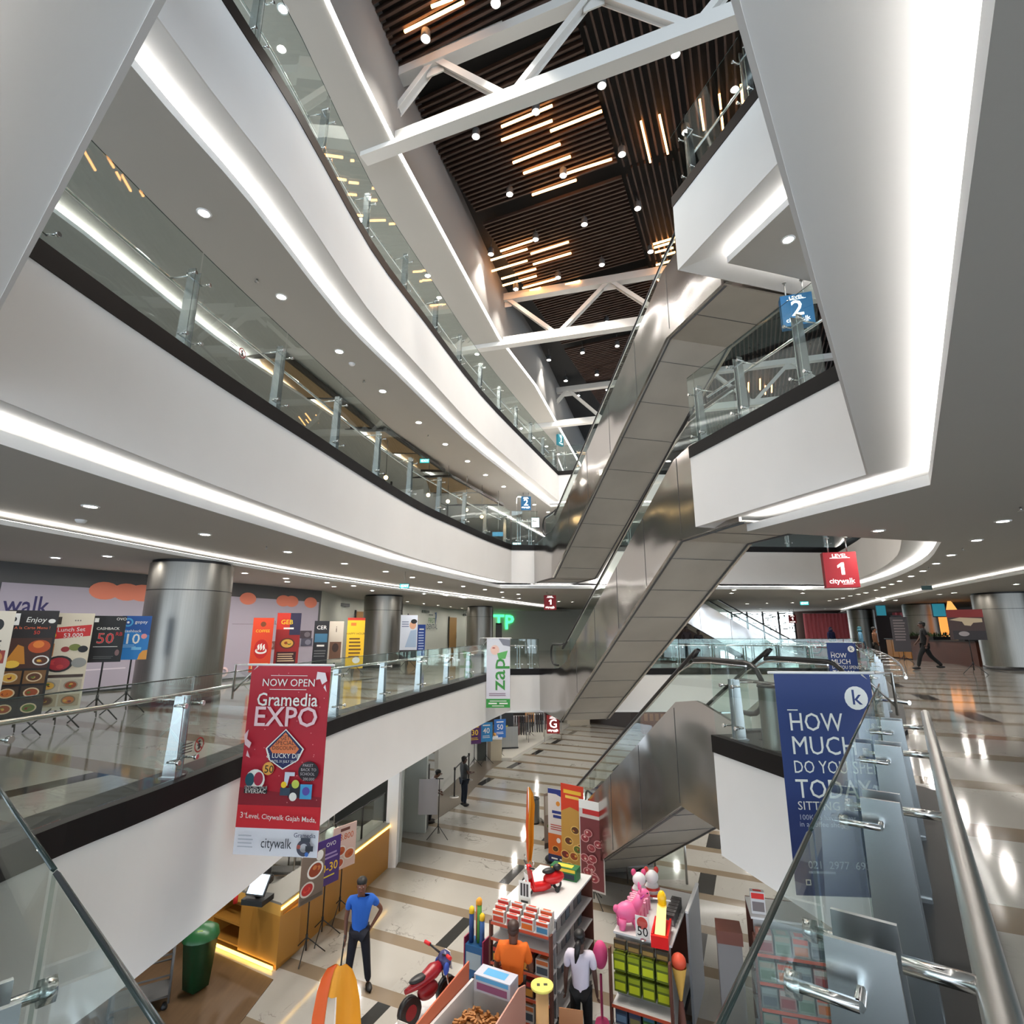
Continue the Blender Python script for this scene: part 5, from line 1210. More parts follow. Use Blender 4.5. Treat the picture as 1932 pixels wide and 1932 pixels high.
for x in (0, .75): MB().use('steel').tube([(x, 0, 0), (x, 0, 1.35)], .03, 8).build('upright', None, t)
MB().use('glass').box(.04, -.006, .1, .71, .006, 1.3).build('panel', None, t); MB().use('grey').box(-.65, .02, .35, -.04, .04, 1.15).build('notice_panel', None, t); MB().use('steel').tube([(-.68, .03, 0), (-.68, .03, 1.2)], .02, 6).build('upright', None, t)
p = atz(1160, 1640, G); t = thing('folded_sign', p, 'small black folding sign in the shade under the escalator', 'sign'); MB().use('black').extr([(-.2, -.12, 0), (.2, -.12, 0), (.2, 0, .5), (-.2, 0, .5)], (0, .02, 0)).extr([(-.2, .14, 0), (.2, .14, 0), (.2, .02, .5), (-.2, .02, .5)], (0, .02, 0)).build('panels', None, t)
p = atz(1040, 1628, G); t = thing('rubber_mat_roll', p, 'small black round object by the foot of the roll banners', 'weight'); MB().use('black').ball((0, 0, .10), .17, .14, .10).build('body', None, t)

# ------------------------------------------------------------------ toy stall on the ground floor
GA = R(-27)
class Frame:
    def __init__(s, x, y, rz): s.x, s.y, s.rz = x, y, rz
    def w(s, a, b, z=0.0): return Vector((s.x + a * math.cos(s.rz) - b * math.sin(s.rz), s.y + a * math.sin(s.rz) + b * math.cos(s.rz), z))
mat('redwood', sr(112, 66, 54), .6); mat('shelfwhite', sr(222, 222, 222), .45)
def gondola(fr, w, l, h, label, levels, panel='redwood', name='shelf_unit'):
    t = thing(name, (fr.x, fr.y, 0), label, 'shelf', None, fr.rz)
    MB().use('black').box(-w / 2, 0, 0, w / 2, l, .10).build('plinth', None, t)
    MB().use('grey').box(-.03, .30, .1, .03, l, h - .02).box(-w / 2 + .03, .27, .1, w / 2 - .03, .31, h - .02).build('back_panel', None, t)
    MB().use('shelfwhite').box(-w / 2, .25, h - .03, w / 2, l, h).build('top', None, t)
    for x in (-w / 2, w / 2):
        MB().use(panel).box(x - .015, -.02, 0, x + .015, .07, h - .12).build('end_post', None, t)
    MB().use(panel).box(-w / 2, l, 0, w / 2, l + .03, h).build('end_panel', None, t)
    for z in levels:
        m = MB().use('shelfwhite').box(-w / 2 + .02, -.02, z - .025, w / 2 - .02, .28, z); m.use(cm((210, 90, 60))).box(-w / 2 + .02, -.026, z - .03, w / 2 - .02, -.02, z + .01); m.build('shelf', None, t)
    for z in levels[:-1]:
        for sx in (-1, 1):
            MB().use('shelfwhite').box(min(sx * .04, sx * w / 2), .36, z - .025, max(sx * .04, sx * w / 2), l - .02, z).build('side_shelf', None, t)
    return t
A = Frame(.12, 9.70, GA)
gondola(A, 1.06, 2.0, 1.50, 'white topped toy shelf unit with a red toy scooter on it', (.14, .46, .80, 1.14, 1.36))
_box = {}
def goods(kind, fr, x, y, z, sx, sy, sz, cols, label, group, tilt=0.0, cat='toy box'):
    key = (kind, sx, sy, sz, cols)
    if key not in _box:
        m = MB().use(cm(cols[0])).box(-sx / 2, -sy / 2, 0, sx / 2, sy / 2, sz)
        m.use(cm(cols[1])); y0 = -sy / 2 - .001
        m.quad((-sx * .42, y0, sz * .12), (sx * .42, y0, sz * .12), (sx * .42, y0, sz * .55), (-sx * .42, y0, sz * .55))
        m.use(cm(cols[2])); m.quad((-sx * .45, y0, sz * .68), (sx * .45, y0, sz * .68), (sx * .45, y0, sz * .94), (-sx * .45, y0, sz * .94)); m.quad((-sx * .3, -sy * .3, sz + .001), (sx * .3, -sy * .3, sz + .001), (sx * .3, sy * .3, sz + .001), (-sx * .3, sy * .3, sz + .001))
        _box[key] = m.build(kind)
        o = _box[key]
    else:
        o = _box[key].copy(); COL.objects.link(o)
    p = fr.w(x, y, z); o.location = p; o.rotation_euler = (tilt, 0, fr.rz)
    return tag(o, label, cat, group)
random.seed(21)
PAL = [((222, 214, 206), (200, 70, 40), (230, 90, 40)), ((214, 210, 206), (150, 40, 44), (226, 60, 40)), ((220, 216, 210), (226, 120, 40), (210, 50, 40)), ((210, 212, 214), (70, 140, 180), (220, 80, 40)), ((220, 214, 206), (110, 150, 50), (220, 70, 50))]
for r_ in range(3):
    for i in range(4): goods('toy_box', A, -.39 + .26 * i, .03 + .09 * r_, 1.361 + .0 * r_, .22, .06, .17 + .045 * r_, PAL[(i + r_) % 5], 'small white and orange toy box on the top tier of the scooter shelf', 'toy boxes on the top tier of the scooter shelf')
for z, lab in ((.801, 'third'), (.461, 'second'), (.141, 'lowest')):
    for i in range(4): goods('toy_box', A, -.38 + .255 * i, .10, z, .22, .2, .22, [((60, 46, 40), (230, 170, 40), (200, 60, 40)), ((190, 190, 190), (90, 110, 130), (214, 90, 60)), ((80, 50, 40), (214, 150, 60), (180, 40, 40)), ((200, 196, 190), (70, 80, 90), (200, 110, 60))][(i + int(z * 10)) % 4], 'toy box on the %s tier of the scooter shelf, behind the man in orange' % lab, 'toy boxes on the %s tier of the scooter shelf' % lab)
for z, lab in ((1.141, 'upper'), (.801, 'middle'), (.461, 'lower')):
    for i in range(7): goods('picture_book', A, .38, .50 + .2 * i, z, .02, .17, .24, [((120, 118, 116), (90, 90, 96), (150, 140, 130)), ((170, 166, 160), (110, 90, 80), (120, 120, 124)), ((96, 110, 120), (60, 64, 70), (140, 90, 80))][(i * 2 + int(z * 10)) % 3], 'picture book on the %s side shelf facing the woman in white' % lab, 'books on the %s side shelf by the woman in white' % lab, cat='book')
# toy scooter
def wheel(m, c, r, w, ax=(1, 0, 0)):
    c = Vector(c); ax = Vector(ax); m.tube([c - ax * w * .5, c + ax * w * .5], r, 16)
t = thing('toy_scooter', A.w(-.02, 1.02, 1.5), 'red ride-on toy scooter parked on the white shelf top', 'toy scooter', None, R(24))
# local: forward is -x
for x, nm in ((-.30, 'wheel'), (.26, 'wheel')): m = MB().use('rubber'); wheel(m, (x, 0, .085), .085, .06, (0, 1, 0)); m.use('chrome'); wheel(m, (x, 0, .085), .04, .064, (0, 1, 0)); m.build(nm, None, t)
SRED = cm((205, 22, 26), .3)
m = MB().use(SRED); m.ball((.20, 0, .19), .21, .10, .105, 16, 10).tube([(-.30, 0, .17), (-.2, 0, .10), (-.02, 0, .085), (.1, 0, .11)], .07, 10, radii=[.03, .075, .08, .08]); m.build('body', None, t)
MB().use(SRED).ball((-.30, 0, .17), .10, .055, .065, 12, 8).build('mudguard', None, t)
MB().use(SRED).extr([(-.24, -.10, .12), (-.24, .10, .12), (-.30, .085, .40), (-.30, -.085, .40)], (.025, 0, 0)).ball((-.30, 0, .43), .06, .065, .05, 12, 8).build('leg_shield', None, t)
MB().use('black').ball((.10, 0, .31), .13, .07, .045, 12, 8).ball((.27, 0, .34), .08, .07, .055, 12, 8).build('seat', None, t)
MB().use('chrome').ball((-.355, 0, .44), .03, .035, .035, 12, 8).build('headlight', None, t)
MB().use('black').tube([(-.29, -.20, .47), (-.30, -.08, .44), (-.30, .08, .44), (-.29, .20, .47)], .014, 8).build('handlebar', None, t)
for s in (-.15, .15): MB().use('chrome').tube([(-.29, s, .46), (-.29, s * 1.15, .53)], .005, 6).ball((-.29, s * 1.15, .555), .012, .03, .03, 10, 6).build('mirror', None, t)
MB().use('white').extr([(-.335, -.085, .20), (-.335, .07, .20), (-.355, .07, .34), (-.355, -.085, .34)], (-.006, 0, 0)).build('price_sheet', None, t)
m = MB().use('black'); wheel(m, (.2, .13, .04), .04, .03, (0, 1, 0)); wheel(m, (.2, -.13, .04), .04, .03, (0, 1, 0)); m.tube([(.2, -.13, .04), (.2, .13, .04)], .008, 6); m.build('stabiliser', None, t)
goods('toy_carton', A, .12, 1.70, 1.501, .52, .22, .2, ((24, 104, 52), (30, 40, 60), (230, 200, 60)), 'long green toy carton at the far end of the white shelf top', None)
def price_card(p, rz, txt, label, big=.12, w=.24, h=.34, extra=None):
    t = thing('price_card', p, label, 'price card', None, rz); b = Board().base(w, h, WH, t=.006, z0=.03)
    if extra: extra(b)
    b.txt(txt, .5, .28, big, BK, .005); b.build('printed_card', None, t); MB().use('chrome').tube([(0, .02, 0), (0, .01, .1)], .006, 6).lathe((0, .01, 0), [(.001, .008), (.04, .006), (.045, 0)], 12).build('clip', None, t)
price_card(A.w(-.10, .40, 1.5), GA, '', 'white price card clipped in front of the red toy scooter', .05, .22, .34, lambda b: [b.rect(.15 + .25 * i, .35, .33 + .25 * i, .9, (70, 66, 66)) for i in range(3)] + [b.rect(.2, .06, .8, .16, (60, 60, 60))])
# blue rack of tubes left of it
t = thing('tube_rack', A.w(-.82, .10, 0), 'blue cardboard floor rack of toy tubes left of the scooter shelf', 'display rack', None, GA)
MB().use(cm((34, 96, 150))).box(-.17, -.14, 0, .17, .14, .95).build('bin', None, t); MB().use(cm((150, 30, 70))).box(-.185, -.15, 0, -.165, .15, 1.05).box(.165, -.15, 0, .185, .15, 1.05).build('edge', None, t); MB().use(cm((170, 186, 196))).box(-.14, -.146, .62, .14, -.14, .85).build('label_panel', None, t)
for i, (x, y, h, c, cc) in enumerate(((-.1, -.05, .42, (40, 70, 130), YL), (.02, .0, .55, (90, 150, 60), (240, 160, 50)), (.11, -.06, .36, (60, 100, 160), YL), (-.04, .07, .5, (210, 70, 50), (244, 180, 60)))):
    o = thing('toy_tube', A.w(-.82 + x, .10 + y, .955), ['dark blue toy tube with a yellow cap in the blue rack, outermost', 'tall green toy tube with an orange cap in the blue rack', 'mid blue toy tube with a yellow cap in the blue rack, nearest the shelf', 'red toy tube at the back of the blue rack'][i], 'toy tube'); MB().use(cm(c)).lathe((0, 0), [(.04, 0), (.04, h)], 12, True).build('tube', None, o); MB().use(cm(cc)).lathe((0, 0), [(.044, h), (.044, h + .07), (.02, h + .1)], 12, True).build('cap', None, o)
# second unit with yellow packs
Bf = Frame(1.93, 9.38, GA)
gondola(Bf, .92, 2.1, 1.28, 'toy shelf unit hung with yellow green packs, a pink animal on top', (.16, .42))
for r_ in range(3):
    for i in range(4):
        k = ((96, 110, 20), (196, 206, 30), (150, 164, 24)) if r_ < 2 else ((70, 56, 30), (150, 120, 60), (60, 50, 40))
        goods('hanging_pack', Bf, -.33 + .22 * i, .16, (.55 + .28 * r_) if r_ < 2 else 1.10, .19, .14 if r_ < 2 else .05, .24 if r_ < 2 else .13, k, ['yellow green toy pack in the lower row of the hanging packs', 'yellow green toy pack in the upper row of the hanging packs', 'small brown pack hanging above the yellow green ones'][r_], ['lower row of yellow green packs', 'upper row of yellow green packs', 'row of small brown packs'][r_], cat='toy pack')
for i in range(4): goods('bagged_toy', Bf, -.32 + .21 * i, .12, .165, .18, .14, .20, [((70, 90, 120), (120, 150, 180), (60, 70, 90)), ((90, 90, 110), (150, 140, 90), (70, 80, 110)), ((60, 110, 60), (110, 170, 80), (80, 130, 160))][i % 3], 'blue and green bagged toy on the bottom shelf under the yellow packs', 'bagged toys on the bottom shelf', cat='toy pack')
PK = cm((238, 110, 160), .35)
t = thing('bouncy_animal', Bf.w(-.26, .48, 1.28), 'pink inflatable hopping animal on the toy shelf top', 'toy animal', None, GA + R(30))
m = MB().use(PK).ball((-.02, 0, .22), .20, .13, .15, 18, 10)
m.tube([(.10, 0, .26), (.18, 0, .38), (.21, 0, .46)], .07, 12, radii=[.10, .075, .06]).ball((.26, 0, .48), .10, .06, .07, 14, 8)
for sx in (-.12, .10):
    for sy in (-.07, .07): m.tube([(sx, sy, .16), (sx * 1.15, sy * 1.2, .0)], .05, 10, radii=[.07, .045])
m.ball((-.21, 0, .27), .05, .04, .06, 10, 6); m.build('body', None, t)
for sy in (-.05, .05): MB().use(PK).ball((.20, sy, .57), .02, .015, .06, 8, 6).build('ear', None, t)
for sy in (-.055, .055): MB().use('black').ball((.31, sy, .50), .012, n=8, k=6).build('eye', None, t)
MB().use(cm((190, 60, 150))).tube([(.19, -.09, .44), (.24, -.11, .50)], .012, 6).tube([(.19, .09, .44), (.24, .11, .50)], .012, 6).tube([(.19, -.09, .44), (.19, .09, .44)], .012, 6).build('reins', None, t)
t = thing('toy_slide', Bf.w(.28, .42, 1.28), 'red and yellow plastic toy slide on the toy shelf top', 'toy', None, GA + R(6))
MB().use(cm((226, 30, 30), .3)).extr([(-.13, -.32, .02), (.13, -.32, .02), (.13, .25, .06), (-.13, .25, .06)], (0, 0, .08)).box(-.13, -.34, 0, .13, -.28, .16).box(-.13, -.3, .08, -.10, .25, .17).box(.10, -.3, .08, .13, .25, .17).build('base', None, t)
MB().use(cm((248, 196, 20), .3)).extr([(-.08, -.26, .12), (.08, -.26, .12), (.07, .20, .36), (-.07, .20, .36)], (0, 0, .03)).ball((0, .22, .44), .075, .07, .13, 12, 8).build('chute', None, t)
MB().use('white').tube([(-.14, .20, .44), (.14, .20, .44)], .012, 6).build('handle', None, t)
price_card(Bf.w(.03, .20, 1.28), GA, '50', 'price card reading 50 between the pink animal and the slide', .13, .22, .30, lambda b: b.disc(.5, .68, .085, (200, 70, 60)).poly([(.12, .75), (.88, .75), (.5, .4)], (200, 90, 80)))
for i, (x, y) in enumerate(((-.30, 1.35), (-.12, 1.55))):
    t = thing('soft_toy', Bf.w(x, y, 1.28), ['white and pink striped soft toy at the back of the shelf, nearer one', 'white and red soft toy at the back of the shelf, farther one'][i], 'soft toy'); MB().use('white').ball((0, 0, .16), .14, .11, .16, 14, 8).build('body', None, t); MB().use('white').ball((0, -.02, .38), .12, .1, .11, 14, 8).build('head', None, t); m = MB().use(cm((226, 80, 130) if i == 0 else (200, 60, 50)))
    for q in (-.09, .09): m.ball((q, 0, .48), .045, .03, .06, 8, 6)
    m.build('ear', None, t); MB().use(cm((226, 80, 130) if i == 0 else (200, 60, 50))).lathe((0, 0), [(.142, .10), (.146, .14)], 14).lathe((0, 0), [(.140, .19), (.132, .23)], 14).build('stripe', None, t)
for i in range(6): goods('pink_carton', Bf, -.26 + .03 * (i % 2), .82 + .075 * i, 1.281, .30, .06, .22, ((236, 150, 180), (226, 110, 150), (244, 190, 206)), 'thin pink carton in the row behind the pink animal', 'pink cartons behind the pink animal')
for i in range(6): goods('silver_figure_box', Bf, .32, .85 + .12 * i, 1.281, .16, .09, .16, ((90, 88, 88), (150, 150, 150), (60, 58, 58)), 'small silver figure box behind the toy slide', 'silver boxes behind the slide')
t = thing('grey_board', Bf.w(.62, .75, 0), 'tall grey board standing along the side of the toy shelf', 'board', None, GA); MB().use(cm((150, 152, 156))).box(-.02, 0, 0, .02, 1.1, 1.55).build('sheet', None, t); MB().use('white').box(-.025, -.01, 1.55, .025, 1.11, 1.58).build('top_edge', None, t)
t = thing('cone_toy', Bf.w(.56, .20, 0), 'orange topped ice cream cone toy stand at the corner of the toy shelf', 'toy'); MB().use(cm((230, 180, 90))).lathe((0, 0), [(.02, .62), (.11, 1.06)], 14).build('cone', None, t); MB().use(cm((214, 80, 50))).ball((0, 0, 1.12), .11, n=14, k=8).build('scoop', None, t); MB().use('redwood').lathe((0, 0), [(.10, 0), (.03, .62)], 12, True).build('stand', None, t)
t = thing('pink_bag', Bf.w(-.66, .15, 0), 'bright pink hanging bag at the edge of the yellow pack shelf', 'bag'); MB().use(cm((232, 84, 140))).ball((0, 0, .95), .12, .09, .20, 12, 8).build('body', None, t); MB().use(cm((190, 60, 110))).lathe((0, 0), [(.12, 0), (.1, .06), (.02, .08), (.02, .68)], 12).build('stand', None, t)
# third unit, behind the near glass
Cf = Frame(4.0, 8.75, R(-16))
gondola(Cf, .98, .9, 1.80, 'toy shelf unit seen through the near glass balustrade', (.14, .46, .78, 1.10, 1.45))
PC = [((160, 150, 140), (200, 110, 50), (214, 90, 60)), ((120, 128, 126), (80, 90, 96), (150, 160, 156)), ((170, 120, 110), (150, 50, 50), (190, 180, 170)), ((130, 150, 130), (90, 120, 90), (160, 150, 130))]
for z, lab in ((.141, 'lowest'), (.461, 'second'), (.781, 'middle'), (1.101, 'fourth'), (1.451, 'top')):
    for i in range(4): goods('game_box', Cf, -.35 + .235 * i, .11, z, .21, .18, .25, PC[(i + int(z * 7)) % 4], 'game box on the %s tier of the shelf seen through glass' % lab, 'game boxes on the %s tier behind glass' % lab)
goods('red_header_box', Cf, -.36, .40, 1.80, .20, .1, .30, ((206, 204, 206), (120, 110, 110), (214, 40, 36)), 'white box with a red top standing on the shelf seen through glass', None)
t = thing('grey_plinth', (3.28, 9.25, 0), 'grey square column stand left of the glass covered shelf', 'stand', None, R(-16)); MB().use(cm((126, 122, 122))).box(-.17, -.17, 0, .17, .17, 1.45).build('shaft', None, t); MB().use('redwood').box(-.17, -.18, 1.45, .19, .19, 1.62).build('top', None, t)
# low counter with a toy motorbike
D = Frame(-.78, 8.02, GA)
t = thing('snack_counter', (D.x, D.y, 0), 'low white snack counter at the bottom of the photo with an orange board', 'counter', None, D.rz)
MB().use('shelfwhite').box(-.95, -.5, 0, -.40, 1.0, .80).build('side_table', None, t)
MB().use('shelfwhite').box(-.36, -.5, 0, .50, 1.15, .62).build('body', None, t)
for q in ((-.36, -.5, -.32, 1.15), (.46, -.5, .50, 1.15), (-.36, 1.11, .50, 1.15)): MB().use('shelfwhite').box(q[0], q[1], .62, q[2], q[3], .98).build('rim', None, t)
MB().use(cm((206, 110, 76))).extr([(-.39, -.45, .80), (-.39, 1.05, .80), (-.39, 1.05, 1.22), (-.39, -.45, 1.10)], (.02, 0, 0)).build('side_board', None, t)
MB().use(cm((200, 150, 134))).extr([(.51, -.4, .1), (.51, 1.1, .1), (.51, 1.1, 1.12), (.51, .9, 1.18), (.51, -.4, 1.05)], (.02, 0, 0)).build('side_board', None, t)
t = thing('biscuit_crate', D.w(.06, .42, .62), 'open brown crate of biscuits in the low snack counter', 'crate', None, D.rz)
MB().use(cm((140, 96, 54))).box(-.30, -.30, 0, .30, .42, .16).build('crate', None, t)
random.seed(9)
m = MB().use(cm((176, 120, 66)))
for i in range(130): x, y, z = random.uniform(-.28, .26), random.uniform(-.28, .40), .16 + random.random() * .05; a = random.random() * 3; m.obox((x, y, z), (.07 * math.cos(a), .07 * math.sin(a), 0), (-.03 * math.sin(a), .03 * math.cos(a), 0), (0, 0, .03))
o = m.build('biscuits', None, t); o['kind'] = 'stuff'
for r_ in range(2):
    for i in range(6):
        o = thing('juice_bottle', D.w(-.24 + .115 * i, -.10 - .13 * r_, .62), ['green topped bottle in the row behind the blue ones in the snack counter', 'blue bottle in the front row of the snack counter'][r_], 'bottle', ['green bottles in the snack counter', 'blue bottles in the snack counter'][r_])
        MB().use(cm([(150, 170, 110), (60, 100, 180)][r_], .25)).lathe((0, 0), [(.04, 0), (.04, .16), (.018, .21), (.018, .24)], 10, True).build('body', None, o); MB().use(cm([(70, 110, 60), (230, 230, 235)][r_])).lathe((0, 0), [(.021, .22), (.021, .25)], 10, True).build('cap', None, o)
goods('toy_carton', D, .10, 1.02, .985, .58, .26, .20, ((196, 200, 214), (150, 90, 130), (90, 170, 220)), 'blue and white carton lying on the back rim of the snack counter', None)
t = thing('toy_motorbike', D.w(-.66, .42, .80), 'dark red and blue toy motorbike on the low white table', 'toy motorbike', None, D.rz + R(72))
for x in (-.30, .34): m = MB().use('rubber'); wheel(m, (x, 0, .17), .17, .09, (0, 1, 0)); m.use(cm((150, 30, 40))); wheel(m, (x, 0, .17), .09, .095, (0, 1, 0)); m.build('wheel', None, t)
MB().use(cm((150, 24, 34), .35)).tube([(-.38, 0, .42), (-.15, 0, .44), (.08, 0, .50), (.22, 0, .52)], .08, 10, radii=[.03, .07, .10, .06]).ball((.0, 0, .30), .17, .09, .11).build('body', None, t)
MB().use('black').ball((-.16, 0, .50), .16, .07, .04).build('seat', None, t)
MB().use(cm((60, 60, 110), .35)).ball((.28, 0, .56), .10, .11, .12).build('fairing', None, t); MB().use(cm((214, 206, 200), .3)).extr([(.36, -.08, .44), (.36, .08, .44), (.33, .06, .66), (.33, -.06, .66)], (.015, 0, 0)).build('number_plate', None, t)
for s in (-1, 1): MB().use('chrome').tube([(.24, s * .06, .58), (.34, s * .055, .17)], .018, 8).build('fork', None, t); MB().use('black').tube([(.22, s * .04, .66), (.17, s * .22, .72)], .014, 8).build('handlebar', None, t); MB().use(cm((214, 30, 36))).tube([(.17, s * .20, .72), (.15, s * .30, .73)], .024, 8).build('grip', None, t); MB().use(cm((50, 80, 170))).ball((.24, s * .1, .5), .05, .03, .08).build('side_panel', None, t)
price_card(D.w(-.52, -.25, .80), D.rz, '', 'white price card standing at the front of the low white table', .08, .26, .28)
# loose things on the carpet
p = Vector((.40, 8.25, 0)); t = thing('cardboard_tube', p, 'tall cardboard tube with a yellow paper lid before the man in orange', 'tube'); MB().use(cm((188, 146, 96))).lathe((0, 0), [(.085, 0), (.085, 1.38)], 20, True).build('tube', None, t); MB().use(cm((232, 220, 110))).lathe((0, 0), [(.15, 1.38), (.15, 1.41)], 20, True).build('lid', None, t); MB().use(cm((60, 60, 40))).box(-.07, -.03, 1.41, -.03, .02, 1.413).box(.02, -.02, 1.41, .07, .02, 1.413).build('mark', None, t)
t = thing('cardboard_sheet', (.80, 8.72, 0), 'brown cardboard sheet propped between the two shoppers', 'cardboard', None, R(-12)); MB().use(cm((170, 118, 76))).extr([(-.17, 0, 0), (.17, 0, 0), (.17, .18, .75), (-.17, .18, .75)], (0, .012, 0)).build('sheet', None, t)
t = thing('toy_car', (.62, 7.55, .0), 'pink toy vehicle at the bottom edge of the photo', 'toy', None, R(10)); MB().use(cm((232, 120, 170), .35)).ball((0, 0, .42), .27, .22, .16, 16, 8).ball((0, .05, .62), .25, .18, .08, 16, 8).build('body', None, t); MB().use(cm((70, 76, 100), .25)).ball((0, -.12, .48), .19, .14, .10, 14, 8).build('window', None, t)
for sx in (-.2, .2):
    for sy in (-.15, .15): m = MB().use(cm((240, 150, 190))); wheel(m, (sx, sy, .09), .09, .07); m.build('wheel', None, t)
MB().use(cm((232, 120, 170))).box(-.2, -.15, .09, .2, .15, .32).build('chassis', None, t)
def bin_box(x, y, w, d, h, label, rz=-18):
    t = thing('sale_basket', (x, y, 0), label, 'basket', None, R(rz)); m = MB().use('chrome')
    for z in (.1, h * .55, h): m.tube([(-w / 2, -d / 2, z), (w / 2, -d / 2, z), (w / 2, d / 2, z), (-w / 2, d / 2, z)], .01, 6, close=True)
    for i in range(9):
        for sy in (-d / 2, d / 2): m.tube([(-w / 2 + w * i / 8, sy, .02), (-w / 2 + w * i / 8, sy, h)], .005, 4)
    m.build('wire_frame', None, t); MB().use('dgrey').box(-w / 2 + .02, -d / 2 + .02, h * .5, w / 2 - .02, d / 2 - .02, h * .52).build('tray', None, t); return Frame(x, y, R(rz))
E1 = bin_box(1.36, 7.75, .62, .55, .60, 'wire sale basket of blue and white packs at the bottom edge of the photo')
for i in range(9): goods('craft_pack', E1, -.24 + .055 * i, -.05 + .03 * (i % 3), .312, .045, .30, .36 + .04 * (i % 2), ((200, 214, 226), (70, 160, 210), (226, 140, 70)), 'slim blue and white pack standing in the wire sale basket', 'packs in the wire sale basket', cat='toy pack')
t = thing('toy_clock', (1.92, 7.72, 0), 'orange and black round toy on a dark stand at the bottom edge', 'toy', None, R(-18)); MB().use('black').box(-.2, -.04, 0, .2, .1, .86).build('stand', None, t); MB().use(cm((196, 120, 40))).tube([(0, -.07, .70), (0, -.04, .70)], .13, 20).build('dial', None, t); m = MB().use(cm((226, 140, 40)))
for q in ((-.13, .84), (.13, .84), (.0, .5), (-.14, .56), (.14, .56)): m.ball((q[0], -.05, q[1]), .045, .03, .045, 10, 6)
m.build('paw', None, t)
E2 = Frame(2.35, 7.62, R(-18)); t = thing('card_box', (2.35, 7.62, 0), 'dark stand holding a white and sky blue card box', 'display', None, R(-18)); MB().use('black').box(-.24, -.15, 0, .24, .15, .52).build('stand', None, t)
for i in range(3): goods('card_pack', E2, -.02 + .01 * i, -.10 + .08 * i, .521, .36, .05, .28, ((224, 228, 232), (90, 180, 226), (236, 150, 90)), 'white and sky blue card pack on the dark stand at the bottom edge', 'card packs on the dark stand', cat='toy pack')

# ------------------------------------------------------------------ people
def skin_mesh(nodes, edges, name, m, parent, root=0, sub=1):
    me = bpy.data.meshes.new(name); me.from_pydata([n[0] for n in nodes], edges, [])
    o = bpy.data.objects.new(name, me); COL.objects.link(o)
    md = o.modifiers.new('skin', 'SKIN'); md.use_smooth_shade = True
    for i, n in enumerate(nodes):
        r = n[1]; me.skin_vertices[0].data[i].radius = (r, r) if not isinstance(r, tuple) else r
    me.skin_vertices[0].data[root].use_root = True
    ss = o.modifiers.new('sub', 'SUBSURF'); ss.levels = sub; ss.render_levels = sub
    dg = bpy.context.evaluated_depsgraph_get(); dg.update()
    out = bpy.data.meshes.new_from_object(o.evaluated_get(dg)); out.name = name
    bpy.data.objects.remove(o); bpy.data.meshes.remove(me)
    for p in out.polygons: p.use_smooth = True
    out.materials.clear(); out.materials.append(M[m])
    q = bpy.data.objects.new(name, out); COL.objects.link(q)
    if parent: q.parent = parent
    return q
